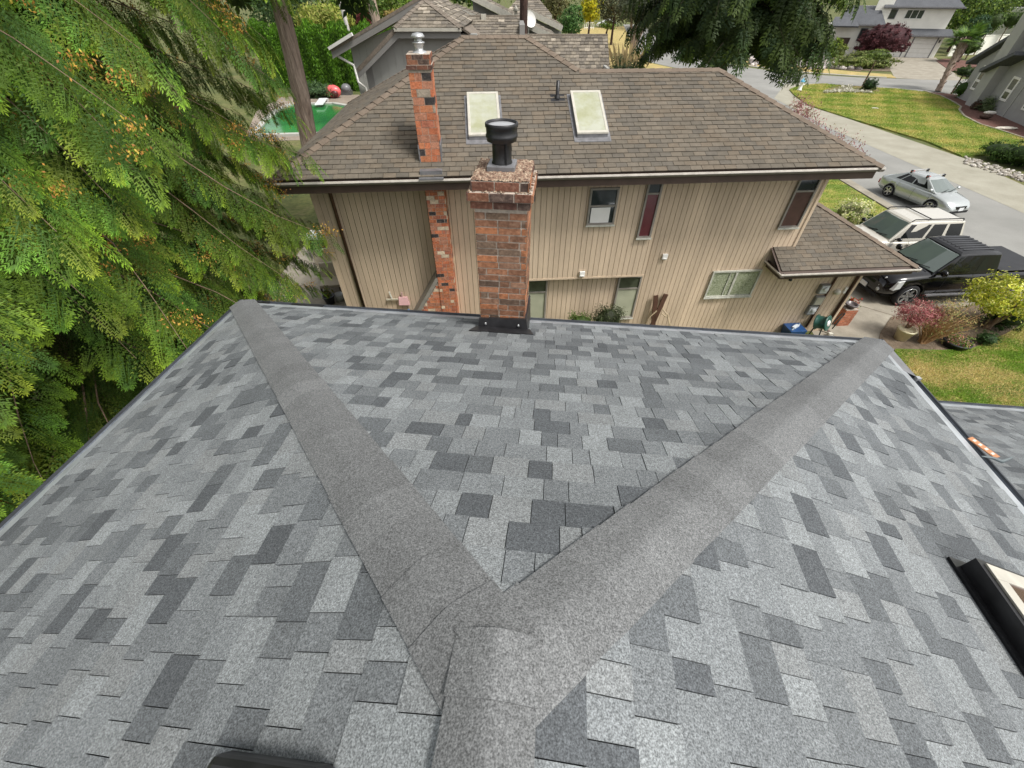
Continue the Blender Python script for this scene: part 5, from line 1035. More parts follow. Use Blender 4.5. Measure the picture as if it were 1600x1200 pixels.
# shrubs at the foot of the tan house
shrub('foundation_shrub', 'light green low shrub against the tan wall left of the dark one', 'shrub', tuple(N.w(6.95, .3, 0)), (.45, .32, .45), 2000, .05, .028, [(.08, .15, .03), (.13, .20, .04)], 21, clumps=26, zc=1.1)
shrub('foundation_shrub', 'dark glossy dome shrub against the tan wall by the lower window', 'shrub', tuple(N.w(7.72, .3, 0)), (.46, .34, .50), 2800, .045, .025, [(.03, .05, .015), (.06, .085, .03), (.09, .10, .05)], 22, clumps=34, zc=1.24)
shrub('foundation_shrub', 'small green plant at the wall foot left of the blue crate', 'shrub', tuple(N.w(13.2, .3, 0)), (.45, .3, .25), 900, .05, .028, [(.06, .10, .03), (.10, .14, .05)], 23, clumps=20, zc=.2)
# things leaning on or hung by the tan house
bb = thing('leaning_boards', 'two crossed dark brown boards leaning on the tan wall', 'boards', tuple(N.w(9.3, .7, 0)))
for a, b in (((9.12, .62, 0), (9.50, .86, 1.68)), ((9.38, .60, 0), (9.20, .84, 1.66))): mb = MB(); mb.bar(N.w(*a), N.w(*b), .13, .04, up=tuple(N.v)); build('board', mb, M['pipebrown'], bb)
mb = MB()
for k, (du, h) in enumerate(((-.33, 1.3), (.42, 1.35), (.50, 1.2))): mb.tube([N.w(9.3+du*.2, .6, h), N.w(9.3+du*.7, .58, h*.85), N.w(9.3+du, .55, h*.6), N.w(9.3+du*1.15, .52, .05)], .018, 6, col=(.50, .40, .27))
o = build('garden_hose', mb, M['gloss'], flip=False); tag(o, 'beige hose loops hanging beside the crossed brown boards', 'hose')
hr = thing('hose_reel', 'green hose reel with white hub and handle on the tan wall', 'hose reel', tuple(N.w(14.6, .6, 0)))
c = N.w(14.62, .55, .62); ax = unit(-N.v*.7+N.u*.45+np.array([0, 0, .3]))
mb = MB(); mb.lathe([(.0, -.17), (.22, -.17), (.24, -.15), (.20, -.13), (.19, .10), (.24, .12), (.24, .15), (.2, .16), (.1, .15)], c, axis=ax, n=28, col=(.03, .10, .08)); build('drum', mb, M['gloss'], hr, flip=False)
mb = MB(); mb.lathe([(.10, .155), (.09, .175), (0, .18)], c, axis=ax, n=22, col=(.75, .75, .72)); build('hub', mb, M['gloss'], hr, flip=False)
mb = MB(); mb.tube([c+ax*.1+N.u*.2, N.w(15.0, .5, .95), N.w(15.05, .45, 1.0), N.w(15.02, .5, .4)], .018, 6, col=(.05, .055, .05)); mb.tube([N.w(14.45, .6, 0), N.w(14.5, .6, .5)], .02, 6, col=(.03, .04, .04)); mb.tube([N.w(14.8, .55, 0), N.w(14.75, .6, .5)], .02, 6, col=(.03, .04, .04)); build('handle', mb, M['gloss'], hr, flip=False)
mb = MB(); mb.hexa([N.w(*q) for q in ((13.72, .5, .0), (14.14, .5, .0), (14.14, .85, .0), (13.72, .85, .0), (13.66, .45, .40), (14.2, .45, .40), (14.2, .9, .40), (13.66, .9, .40))], col=(.02, .07, .20)); 
cr_ = thing('blue_crate', 'blue plastic crate of odds and ends by the wall under the hose reel', 'crate', tuple(N.w(13.9, .3, 0))); build('crate', mb, M['gloss'], cr_, bevel=.015)
mb = MB(); mb.bar(N.w(13.8, .6, .43), N.w(14.0, .7, .45), .10, .05, col=(.6, .65, .7)); mb.bar(N.w(13.7, .5, .42), N.w(14.15, .8, .42), .03, .02, col=(.4, .5, .6)); build('contents', mb, M['gloss'], cr_)
cl = thing('garden_clutter', 'white and cream bits piled at the foot of the downpipe', 'clutter', tuple(N.w(14.9, .3, 0)))
for k in range(11):
    u, v = 14.45+R_.random()*.85, .05+R_.random()*.6; mb = MB(); mb.hexa([N.w(u+a, v+b, z) for z in (.0, R_.uniform(.08, .22)) for a, b in ((-.06, -.05), (.07, -.06), (.06, .05), (-.05, .06))], col=R_.choice([(.6, .58, .5), (.55, .5, .4), (.7, .7, .66), (.3, .26, .2)])); build('item', mb, M['gloss'], cl, bevel=.01)
p = np.array(gxy(1311, 505)); mb = MB(); bricks(mb, N, *(lambda l: (l[0]-.2, l[0]+.2, l[1]-.15, l[1]+.15))(N.loc(p)), 0, .62, .2, .075, .01, [(.42, .16, .09), (.38, .14, .08), (.48, .2, .12)], 61)
o = build('brick_pier', mb, [M['brick'], M['mortar']]); tag(o, 'short orange brick pier beside the driveway at the garage corner', 'brick pier')
p2 = np.array((p[0], p[1], .62)); t = pot('plant_pot', 'dark clay bowl on top of the short brick pier', p2, .1, .17, .14, (.09, .075, .075))
p = gxy(1325, 490); t = pot('plant_pot', 'grey pot of bright red geraniums beside the brick pier', p, .1, .15, .26, (.30, .31, .31))
shrub('geranium', 'bright red geranium flowers with green leaves in the grey pot', 'plant', (p[0], p[1], .25), (.22, .22, .17), 420, .05, .04, [(.55, .02, .015), (.65, .04, .02), (.10, .2, .04), (.08, .16, .03)], 31, clumps=12, sig=.22, zc=.14, core=False)
# cleaning things by the left wall
br = thing('deck_brush', 'white handled brush hanging flat against the shaded tan wall', 'brush', tuple(N.w(1.7, .85, 0)))
mb = MB(); mb.bar(N.w(1.71, .87, 2.12), N.w(1.74, .87, 1.9), .035, .03, up=tuple(N.v), col=(.7, .68, .6)); build('handle', mb, M['gloss'], br); mb = MB(); mb.bar(N.w(1.58, .87, 1.88), N.w(1.90, .87, 1.88), .03, .05, up=tuple(N.v), col=(.45, .42, .33)); build('head', mb, M['gloss'], br)
dp = thing('dustpan', 'pink dustpan hung on the wall above the blue jug', 'dustpan', tuple(N.w(2.05, .85, 0)))
mb = MB(); mb.hexa([N.w(*q) for q in ((1.90, .80, 1.72), (2.20, .80, 1.70), (2.20, .92, 1.70), (1.90, .92, 1.72), (1.92, .86, 1.93), (2.16, .86, 1.93), (2.16, .92, 1.93), (1.92, .92, 1.93))], col=(.62, .38, .38)); build('pan', mb, M['gloss'], dp, bevel=.01); mb = MB(); mb.bar(N.w(2.03, .88, 1.93), N.w(2.03, .88, 2.08), .03, .03, up=tuple(N.v), col=(.6, .4, .38)); build('handle', mb, M['gloss'], dp)
mb = MB(); c = N.w(2.15, .76, 1.36); mb.lathe([(0, 0), (.075, 0), (.085, .04), (.08, .16), (.03, .21), (.03, .25), (0, .25)], c, n=18, col=(.12, .22, .40)); o = build('blue_jug', mb, M['gloss'], flip=False); tag(o, 'small blue plastic jug on the ledge under the pink dustpan', 'jug')
mb = MB(); mb.box(1.3, 2.28, .6, .93, 1.30, 1.355, N, col=(.30, .24, .16)); mb.box(1.34, 1.40, .64, .9, 0, 1.3, N, col=(.2, .15, .1)); mb.box(2.15, 2.21, .64, .9, 0, 1.3, N, col=(.2, .15, .1)); o = build('potting_bench', mb, M['paint']); tag(o, 'narrow brown bench along the wall left of the chimney shoulder', 'bench')
# patio left of the tan house
t = thing('grill', 'black and silver barbecue on the patio beside the cedar', 'grill', gxy(508, 402)); p = np.array(gxy(508, 402))
mb = MB(); mb.box(p[0]-.35, p[0]+.35, p[1]-.25, p[1]+.25, .05, .85, col=(.015, .015, .017)); build('cabinet', mb, M['gloss'], t, bevel=.01)
mb = MB(); mb.box(p[0]-.4, p[0]+.4, p[1]-.28, p[1]+.28, .85, 1.05, col=(.6, .61, .62)); build('lid', mb, M['gloss'], t, bevel=.04)
def lounger(px, py, ang, label):
    p = np.array(gxy(px, py)); F_ = Fr(tuple(p), ang); t = thing('patio_chair', label, 'patio chair', tuple(p), 'patio chairs')
    mb = MB(); mb.box(-.35, .35, -.3, .35, .30, .42, F_, col=(.42, .37, .28)); build('seat', mb, M['paint'], t, bevel=.03)
    mb = MB(); mb.hexa([F_.w(*q) for q in ((-.35, .3, .35), (.35, .3, .35), (.35, .42, .35), (-.35, .42, .35), (-.35, .45, .92), (.35, .45, .92), (.35, .56, .90), (-.35, .56, .90))], col=(.46, .41, .32)); build('backrest', mb, M['paint'], t, bevel=.03)
    for a, b in ((-.32, -.27), (.32, -.27), (-.32, .32), (.32, .32)): mb = MB(); mb.box(a-.025, a+.025, b-.025, b+.025, 0, .32, F_, col=(.05, .04, .035)); build('leg', mb, M['paint'], t)
lounger(515, 432, 25, 'tan cushioned patio chair nearest the black grill'); lounger(522, 455, 10, 'tan cushioned patio chair nearest the patio planter')
p = gxy(517, 474); t = pot('plant_pot', 'dark round planter with a leafy plant on the patio', (p[0], p[1], .02), .14, .2, .3, (.03, .035, .05))
shrub('patio_plant', 'leafy green plant with yellow tips in the dark patio planter', 'plant', (p[0], p[1], .3), (.22, .22, .2), 260, .08, .035, [(.08, .14, .03), (.25, .22, .05)], 33, clumps=12, zc=.15, core=False)
mb = MB(); c = gxy(532, 470); mb.lathe([(0, 0), (.13, 0), (.16, .28), (.145, .28), (.12, .03), (0, .03)], c, n=18, col=(.5, .52, .53)); o = build('bucket', mb, M['gloss'], flip=False); tag(o, 'pale grey bucket by the tan house corner', 'bucket')
# pool
pl_ = thing('swimming_pool', 'pool of bright green water with pale coping behind the bare cedar trunk', 'pool', tuple(G(460, 195)))
wp = gp([(395, 214), (500, 211), (560, 170), (522, 163.5), (455, 164.5), (437, 172), (415, 190)])
mb = MB(); mb.add([(a, b, .06) for a, b in wp], [tuple(range(len(wp)))]); build('water', mb, M['poolwater'], pl_)
mb = MB()
for a, b in zip(wp, wp[1:]+wp[:1]): mb.bar((*a, .06), (*b, .06), .45, .22, col=(.42, .42, .38))
build('coping', mb, M['paint'], pl_)
mb = MB(); a, b = G(498, 163.5, .3), G(505, 154, .3); mb.bar(a, b, .75, .10, col=(.75, .77, .78)); mb.bar(b-[0, 0, .2], b+[0, .6, -.2], .6, .3, col=(.5, .5, .5)); build('diving_board', mb, M['gloss'], pl_, bevel=.03)
sheet('pool_deck', gp([(380, 222), (560, 216), (600, 165), (560, 148), (440, 152), (400, 175)]), .015, M['deck'])
p = gxy(523, 153); t = thing('pool_float', 'coral pink round inflatable beside the pool', 'pool float', p); mb = MB(); mb.ellip((p[0], p[1], .55), (.8, .5, .55), 20, 12, col=(.70, .12, .12)); build('ring', mb, M['gloss'], t, flip=False); mb = MB(); mb.ellip((p[0]+.2, p[1]-.35, .4), (.4, .25, .32), 14, 10, col=(.08, .01, .012)); build('hollow_shade', mb, M['gloss'], t, flip=False)  # solid dark red lump, coloured as the shade in a hollow
p = gxy(543, 148); mb = MB(); mb.ellip((p[0], p[1], .55), (.5, .5, .42), 16, 10, col=(.16, .16, .17)); mb.box(p[0]-.5, p[0]+.5, p[1]-.4, p[1]+.4, 0, .4, col=(.1, .1, .1)); o = build('kettle_grill', mb, M['gloss'], flip=False); tag(o, 'grey domed kettle grill right of the coral float', 'grill')
shrub('low_shrub', 'spreading grey green ground shrub at the far pool edge', 'shrub', gxy(492, 152), (2.6, 1.4, .8), 2600, .22, .08, [(.05, .10, .04), (.08, .14, .05)], 34, clumps=40, zc=.5)
# clipped tall hedge behind the pool
R = np.random.default_rng(5); hd = thing('hedge', 'tall dense bright green clipped hedge behind the swimming pool', 'hedge', tuple(gxy(510, 142)))
A = np.array([-27.5, 56.2]); Bp = np.array([-9.5, 52.6]); n = 46000; t_ = R.random(n); top = 5.0+.35*np.sin(t_*38)+.2*np.sin(t_*91)
zz = R.random(n)**.8; P = np.stack([A[0]+(Bp[0]-A[0])*t_, A[1]+(Bp[1]-A[1])*t_+R.uniform(-.25, .3, n)+.16*np.sin(t_*60+zz*3), zz*top], 1)
ontop = R.random(n) < .12; P[ontop, 2] = top[ontop]+R.uniform(-.1, .35, ontop.sum()); P[ontop, 1] += R.uniform(0, 1.4, ontop.sum())
pal = np.array([(.08, .19, .015), (.12, .27, .02), (.16, .34, .025), (.06, .14, .015)])
quads('foliage', diamonds(P, R.normal(size=(n, 3))*.5+np.array([0, -.3, 1.]), R.normal(size=(n, 3))*.5+np.array([0, -1, .2]), R.uniform(.18, .34, n), R.uniform(.06, .12, n)), pal[R.integers(0, 4, n)]*R.uniform(.7, 1.3, (n, 1))*(.8+.3*np.sin(t_*55)[:, None]*.5+.2*(zz > .9)[:, None]), M['leaf'], hd)
mb = MB(); mb.prism([(A[0], A[1]+.1), (Bp[0], Bp[1]+.1), (Bp[0], Bp[1]+1.4), (A[0], A[1]+1.4)], 0, 4.7, col=(.025, .05, .01)); build('dark_core', mb, M['leaf'], hd)  # solid core behind the leaves, in darkened leaf green
# deciduous and mixed trees in the background
def tree(name, label, px, py0, Y, wpx, top_px, pal, n=5000, leaf=.35, group=None, seed=0, trunk=.2, squash=None, clumps=60, sig=.2, base_z=0, tw=M['darkbark'], bottom=None, cat='tree', dy=1.0, point=None):
    """crown fitted between two picture rows at distance Y, standing on the ground"""
    top = PY(px, top_px, Y); bot = PY(px, py0, Y); dep = Y*math.cos(PITCH)+(8-(top[2]+bot[2])/2)*math.sin(PITCH); r = wpx/2*dep/FPX
    rz_ = (top[2]-bot[2])/2; c = np.array([(top[0]+bot[0])/2, Y, (top[2]+bot[2])/2]); root = thing(name, label, cat, (c[0], c[1], 0), group)
    q, k = leafcloud(c, (r, r*dy, rz_), n, leaf, leaf*.5, pal, seed, clumps, sig, .7, squash, .35, point); quads('crown', q, k, M['leaf'], root)
    mb = MB(); R = random.Random(seed); zb = max(c[2]-rz_*.6, .4); mb.tube([(c[0], c[1], 0), (c[0]+.1*r*R.uniform(-1, 1), c[1], zb*.6), (c[0], c[1], zb)], [trunk*1.2, trunk, trunk*.8], 8)
    for i in range(6):
        a = R.uniform(0, 6.3); mb.tube([(c[0], c[1], zb), (c[0]+math.cos(a)*r*.3, c[1]+math.sin(a)*r*.3, zb+rz_*.5), (c[0]+math.cos(a)*r*.6, c[1]+math.sin(a)*r*.6, zb+rz_*1.0)], [trunk*.6, trunk*.35, trunk*.1], 5)
    build('trunk', mb, tw, root, flip=False); return root
LG = [(.10, .18, .025), (.16, .25, .035), (.07, .13, .02), (.22, .30, .05)]
DG = [(.025, .055, .015), (.04, .08, .02), (.06, .11, .03)]
tree('leafy_tree', 'yellow green shrubby tree rising over the hedge behind the cedar trunk', 505, 50, 62, 90, 5, [(.30, .34, .06), (.20, .28, .04), (.38, .38, .10)], 5200, .34, seed=1, clumps=70, sig=.22)
tree('leafy_tree', 'fresh green tree above the hedge left of the red leaved one', 548, 55, 66, 80, -25, LG, 5000, .36, seed=2, clumps=60)
tree('leafy_tree', 'bright green tall tree at top between dark pole trunk and grey roof', 620, 40, 64, 90, -30, LG, 5200, .36, seed=3, clumps=60)
tree('leafy_tree', 'dark green tree filling the top left behind the cedars', 450, 70, 70, 130, -40, DG, 6000, .42, seed=4, clumps=70)
tree('red_tree', 'small burgundy leaved tree above the hedge by the dark trunk', 572, 46, 58, 30, 12, [(.16, .03, .035), (.22, .05, .05), (.10, .02, .03)], 1300, .24, seed=5, clumps=16, sig=.3)
tree('orange_shrub', 'orange tinged shrub above the grey gable roof edge', 618, 34, 60, 34, 16, [(.34, .22, .08), (.24, .24, .06), (.40, .30, .10)], 1100, .24, seed=6, clumps=16, sig=.3, cat='shrub')
q = PY(541, 36, 57); r2 = PY(530, -6, 57); mb = MB(); mb.tube([(q[0]+.3, 57, 0), q, (r2+q)/2, r2, r2+[-.5, 0, 4]], [.22, .2, .24, .3, .2], 10, col=(.65, .62, .58)); mb.tube([(r2+q)/2, r2+[.6, 0, 1.5]], [.12, .08], 8, col=(.65, .62, .58)); o = build('birch_tree', mb, M['paint'], flip=False); tag(o, 'white forked birch trunk behind the hedge', 'tree')
q = PY(588, 36, 56); mb = MB(); mb.tube([(q[0]+.1, 56, 0), q, q+[-.35, 0, 4.5]], [.58, .5, .44], 12); o = build('bare_trunk', mb, M['bark'], flip=False); tag(o, 'thick grey brown trunk rising behind the hedge near red leaves', 'tree')
tree('round_tree', 'dense round mid green tree right of the shake roofs', 893, 56, 60, 38, 6, [(.05, .12, .03), (.08, .17, .04), (.12, .22, .06)], 4200, .22, seed=8, clumps=60, sig=.14)
tree('olive_tree', 'soft olive brown feathery tree left of the round green tree', 868, 30, 72, 40, -16, [(.16, .16, .06), (.12, .12, .05), (.20, .18, .08)], 2600, .30, seed=9, clumps=40)
tree('yellow_tree', 'vivid yellow leaved tree near the far end of the street', 924, 34, 120, 36, -22, [(.60, .52, .02), (.50, .48, .03), (.36, .38, .03)], 2600, .55, seed=10, clumps=50)
tree('street_tree', 'brownish green street tree at the top beside the yellow tree', 963, 38, 105, 60, -30, [(.09, .09, .05), (.12, .12, .06), (.06, .075, .04)], 3800, .5, seed=11, clumps=60)
tree('street_tree', 'grey green multi stemmed street tree where the road narrows', 998, 36, 86, 62, -26, [(.08, .10, .06), (.11, .13, .07), (.06, .07, .045)], 4200, .38, seed=12, clumps=60, trunk=.01)
mb = MB(); b_ = np.array(gxy(986, 86))
for dx in (-.5, 0, .5, 1.0): mb.tube([b_, b_+[dx*1.2, 0, 3], b_+[dx*3.2, 0, 9]], [.3, .22, .12], 7)
build('stems', mb, M['bark'], bpy.data.objects['street_tree.001'], flip=False)
tree('small_shrub', 'low green shrubs at the edge of the dry grass far up the street', 950, 46, 118, 26, 34, LG, 900, .4, seed=14, clumps=16, cat='shrub')
shrub('plumed_shrub', 'green shrub with pale brown upright plumes beyond the mossy shake roof', 'shrub', (PY(975, 108, 55)[0], 55, 0), (2.0, 1.6, 1.7), 2600, .30, .1, [(.05, .08, .03), (.09, .12, .05), (.03, .05, .02)], 35, clumps=40, zc=1.3)
rr = bpy.data.objects['plumed_shrub']; R = np.random.default_rng(2); n = 90; P = np.stack([PY(975, 108, 55)[0]+R.uniform(-2.3, 2.3, n), 55+R.uniform(-1.5, 1, n), R.uniform(2.3, 3.6, n)], 1)
quads('plumes', diamonds(P, np.stack([(P[:, 0]-rr.location[0])*.3, np.zeros(n), np.ones(n)], 1), R.normal(size=(n, 3))*.3+np.array([0, -1, 0]), np.full(n, 1.3), np.full(n, .17)), np.tile((.36, .27, .14), (n, 1)), M['leaf'], rr)
fe = MB(); a = G(913, 46); [fe.box(a[0]+i*.5-.06, a[0]+i*.5+.06, a[1]-.05, a[1]+.05, 0, 1.5) for i in range(6)]; fe.box(a[0], a[0]+2.6, a[1]-.03, a[1]+.03, 1.3, 1.5); fe.box(a[0], a[0]+2.6, a[1]-.03, a[1]+.03, .3, .5); o = build('white_fence', fe, M['whitepaint']); tag(o, 'short white fence panel under the yellow tree', 'fence')
for i, (px, w, Y) in enumerate(((1030, 120, 150), (860, 120, 160), (740, 120, 130), (1130, 120, 150), (1240, 130, 150), (400, 120, 95), (560, 120, 100), (655, 100, 105))):
    if px > 1000 and px < 1300 or px < 1000: tree('distant_tree', ['broad tree far behind at the top edge, behind the big hanging conifer', 'faint tree mass beyond the shake roofs at the top edge', 'distant tree above the grey clipped gable', 'distant tree behind the middle of the hanging conifer', 'distant tree behind the right side of the hanging conifer', 'distant tree behind the left cedar crown', 'distant tree behind the birch trunk', 'distant tree behind the small clipped roof'][i], px, 12 if px < 1000 else 40, Y, w, -60, DG+LG[:2], 3200, .9, seed=40+i, clumps=50)
# across the street
def at(px, py, z=0): return gxy(px, py, z)
p = at(1374, 93); rm_ = thing('burgundy_maple', 'umbrella shaped burgundy maple in front of the white house garage', 'tree', p)
c = PY(1379, 68, p[1]); q, k = leafcloud((c[0], p[1], c[2]-.3), (3.6, 3.3, 2.7), 12000, .24, .13, [(.090, .028, .032), (.115, .036, .040), (.065, .020, .023)], 60, 160, .06, .93, -.12, .5)
quads('crown', q, k, M['leaf'], rm_); mb = MB()
for i in range(7): a = i*.9; mb.tube([(p[0], p[1], 0), (p[0]+math.cos(a)*.4, p[1]+math.sin(a)*.4, .9), (p[0]+math.cos(a)*2.2, p[1]+math.sin(a)*1.8, c[2]-.6)], [.16, .12, .05], 6)
build('trunk', mb, M['darkbark'], rm_, flip=False)
mb = MB(); mb.ellip((c[0], p[1], c[2]+.55), (3.0, 2.7, 1.6), 16, 10, col=(.06, .02, .024), jit=.05); build('dark_core', mb, M['leaf'], rm_, flip=False)  # solid core in darkened leaf colour, closes see-through gaps in the crown
def ball(label, px, py, r, rz=None, pal=None, seed=0, leaf=.12, cat='shrub', z0=0, name='ball_shrub', n=1500, zc=None, core=True): return shrub(name, label, cat, at(px, py), (r, r, rz or r), n, leaf, leaf*.5, pal or [(.05, .10, .02), (.08, .14, .03), (.03, .07, .015)], seed, clumps=30, sig=.12, zc=zc or (rz or r)*.85, stems=False, stemr=.08, core=core)
ball('dark round clipped shrub beside the white flower bed', 1354, 143, .75, .7, seed=61, pal=[(.03, .07, .02), (.045, .09, .025)])
st2 = ball('flat topped small tree on a thin pale trunk behind the flower bed', 1347, 137, 1.15, .45, [(.14, .20, .04), (.20, .26, .06), (.08, .13, .03)], 62, .16, 'tree', name='standard_tree', n=2600, zc=2.9)
mb = MB(); a = gp([(1291, 141.5), (1310, 139), (1360, 139.5), (1372, 142)]); b_ = gp([(1372, 144.5), (1291, 144)]); 
sheet('flower_bed', gp([(1284, 144), (1300, 137), (1330, 135.5), (1368, 138), (1374, 144.5), (1330, 146)]), .12, M['soil'], .03)
fb = thing('white_flower_border', 'long band of small white flowers edging the corner lawn bed', 'flowers', at(1330, 143)); R = np.random.default_rng(9)
P = []
for i in range(900): t_ = R.random(); g_ = G(1288+72*t_, 143.6-1.5*math.sin(t_*3.1), .2); P.append(g_+R.normal(size=3)*np.array([.12, .12, .06]))
for i in range(160): g_ = G(1317+R.uniform(-6, 14), 138, .3); P.append(g_+R.normal(size=3)*np.array([.1, .1, .15]))
P = np.array(P); quads('petals', diamonds(P, R.normal(size=P.shape), R.normal(size=P.shape)+np.array([0, 0, 1.5]), np.full(len(P), .2), np.full(len(P), .14)), np.tile((.72, .70, .58), (len(P), 1))*R.uniform(.7, 1, (len(P), 1)), M['leaf'], fb)
hy = thing('fire_hydrant', 'white fire hydrant with a light blue top at the lawn corner', 'hydrant', at(1248, 143)); p = at(1248, 143)
mb = MB(); mb.lathe([(0, .1), (.24, .1), (.24, .18), (.17, .2), (.17, .75), (.2, .78), (.2, .85)], p, n=18, col=(.75, .74, .70)); mb.lathe([(.09, -.3), (.09, .3)], (p[0], p[1], .6), axis=(1, 0, 0), n=12, col=(.75, .74, .7)); build('barrel', mb, M['gloss'], hy, flip=False)
mb = MB(); mb.lathe([(.22, .85), (.2, .95), (.12, 1.05), (.05, 1.1), (.05, 1.18), (0, 1.18)], p, n=18, col=(.12, .42, .62)); build('bonnet', mb, M['gloss'], hy, flip=False)
mb = MB(); p = at(1366, 171); mb.ellip((p[0], p[1], .09), (.35, .3, .06), 12, 6, col=(.5, .46, .4)); o = build('lawn_utility_cover', mb, M['paint'], flip=False); tag(o, 'small round pale cover set in the corner lawn', 'cover')
# palm-like tree and topiary near the grey house
p = at(1465, 143); pt = thing('palm_tree', 'leaning rough trunked palm with fan fronds in front of grey house', 'palm', p); top = PY(1508, 62, p[1]+1.2)
mb = MB(); b_ = np.array(p); mid = b_+(top-b_)*.5+[-.1, 0, 0]; pts = [b_, b_+(top-b_)*.25, mid, b_+(top-b_)*.78, top]; mb.tube(pts, [.30, .24, .26, .36, .34], 12); R_ = random.Random(2)
for i in range(130):
    t_ = R_.random()**.8; q = b_+(top-b_)*t_; a = R_.uniform(0, 6.3); d = np.array([math.cos(a), math.sin(a), .5]); mb.bar(q+d*.18, q+d*(.3+.2*t_)+[0, 0, .15], .09, .03)
build('trunk', mb, M['bark'], pt, flip=False); Q = []; Cc = []; R = np.random.default_rng(3)
for i in range(34):
    a = R.uniform(0, 6.3); e = R.uniform(-.5, 1.1); d = unit(np.array([math.cos(a)*math.cos(e), math.sin(a)*math.cos(e), math.sin(e)])); h = top+d*R.uniform(.5, 1.1); s_ = unit(np.cross(d, (0, 0, 1.))); n_ = np.cross(s_, d)
    for f in np.linspace(-1.25, 1.25, 15):
        dd = d*math.cos(f)+s_*math.sin(f)-np.array([0, 0, .25]); Q.append(diamonds((h+unit(dd)*.5)[None], dd[None], n_[None], np.array([1.05]), np.array([.10]))[0]); Cc.append(np.array([(.10, .19, .03), (.16, .26, .04), (.07, .13, .03)][R.integers(0, 3)])*R.uniform(.8, 1.3))
quads('fronds', np.array(Q), np.array(Cc), M['leaf'], pt)
ball('umbrella topiary with short pale stems beside the palm foot', 1487, 147, 1.05, .5, seed=63, cat='topiary', name='topiary', zc=1.9)
ball('big round clipped green shrub at the grey house corner', 1500, 154, 1.05, .95, [(.05, .13, .015), (.08, .18, .02)], 64)
ball('small rusty shrub in the red bed by the chimney chase', 1522, 172, .45, .4, [(.12, .06, .04), (.08, .05, .03)], 65, n=700)
shrub('yucca', 'spiky grey green yucca cluster in the red mulch bed', 'plant', at(1543, 175), (1.1, .9, .6), 900, .8, .05, [(.12, .17, .07), (.18, .22, .1), (.07, .11, .04)], 66, clumps=12, sig=.3, zc=.5, core=False)
p = at(1537, 187); mb = MB(); mb.ellip((p[0], p[1], .25), (.5, .3, .2), 12, 8, col=(.08, .05, .04), jit=.08); mb.ellip((p[0]+.15, p[1], .5), (.55, .22, .13), 12, 8, col=(.62, .6, .55), jit=.08); o = build('garden_rock', mb, M['rockattr'], flip=False); tag(o, 'white topped dark rock in the red mulch bed', 'rock')
mb = MB(); p = at(1570, 203); mb.ellip((p[0], p[1], .12), (.9, .3, .1), 12, 8, col=(.6, .56, .48), jit=.1); o = build('flat_rock', mb, M['rockattr'], flip=False); tag(o, 'flat pale stone slab at the front of the red mulch bed', 'rock')
ball('wide low green shrub at road edge, left of the pair', 1556, 250, 1.15, .62, GR1, 67, n=2600); ball('wide low green shrub at road edge, right of the pair', 1600, 262, 1.5, .85, GR1, 68, n=3200)
rk_ = MB(); R_ = random.Random(8)
for i in range(330):
    g_ = G(R_.uniform(1505, 1640), R_.uniform(0, 1), 0)
    px = R_.uniform(1508, 1660); g_ = G(px, 245+(px-1508)*.30+R_.uniform(0, 12), .02); r_ = R_.uniform(.04, .13); rk_.ellip((g_[0], g_[1], r_*.4), (r_, r_*.8, r_*.6), 8, 5, col=tone(R_.choice([(.40, .37, .32), (.28, .25, .21), (.48, .45, .41)]), .2, R_), jit=.12)
o = build('border_rocks', rk_, M['rockattr'], flip=False); struct(o, 'stuff'); o['label'] = 'loose pale rocks along the road edge by the low shrubs'; o['category'] = 'rocks'
rk_ = MB()
for i in range(420):
    px = R_.uniform(1172, 1345); g_ = G(px, R_.uniform(88, 104 if px < 1250 else 109), .02); r_ = R_.uniform(.15, .5); rk_.ellip((g_[0], g_[1], r_*.4), (r_, r_*.8, r_*.6), 7, 5, col=tone(R_.choice([(.42, .38, .36), (.30, .27, .26), (.55, .5, .47)]), .2, R_), jit=.12)
o = build('rockery', rk_, M['rockattr'], flip=False); struct(o, 'stuff'); o['label'] = 'grey and pale stones of the rock garden across the street'; o['category'] = 'rocks'
ball('yellow green round shrub at the left of the rock garden shrubs', 1293, 93, 1.25, 1.5, [(.20, .30, .03), (.28, .36, .04), (.12, .2, .02)], 69, .25)
ball('smaller olive shrub right beside the yellow green one', 1306, 95, 1.0, 1.1, [(.18, .22, .03), (.12, .17, .03)], 70, .25)
ball('dark shrub in front of the white house window', 1343, 88, 1.1, .9, [(.05, .06, .035), (.08, .08, .05)], 71, .25)
shrub('low_hedge', 'long low yellow green hedge beside the burgundy maple', 'hedge', at(1345, 107), (4.6, 1.8, 1.0), 5200, .3, .15, [(.20, .25, .06), (.12, .17, .04), (.26, .28, .10)], 72, clumps=60, sig=.12, zc=.8)
for i, (px, py, r_, zc, lb) in enumerate(((1490, 96, 1.7, 2.6, 'bushy topiary cloud tree left of palm trunk'), (1508, 93, 1.3, 1.6, 'clipped topiary ball just right of the palm trunk'), (1521, 86, 1.5, 4.2, 'upper clipped topiary ball behind the palm fronds'), (1548, 84, 1.4, 4.4, 'clipped ball topiary against the white garden wall'))):
    ball(lb, px, py, r_, r_*.9, [(.08, .14, .03), (.12, .19, .04), (.05, .09, .02)], 80+i, .22, 'topiary', name='topiary', zc=zc)
tree('cone_tree', 'dark blue green clipped cone tree behind the palm fronds', 1527, 66, 78, 34, 22, [(.04, .09, .04), (.06, .12, .05)], 2600, .3, seed=90, clumps=50, sig=.1)
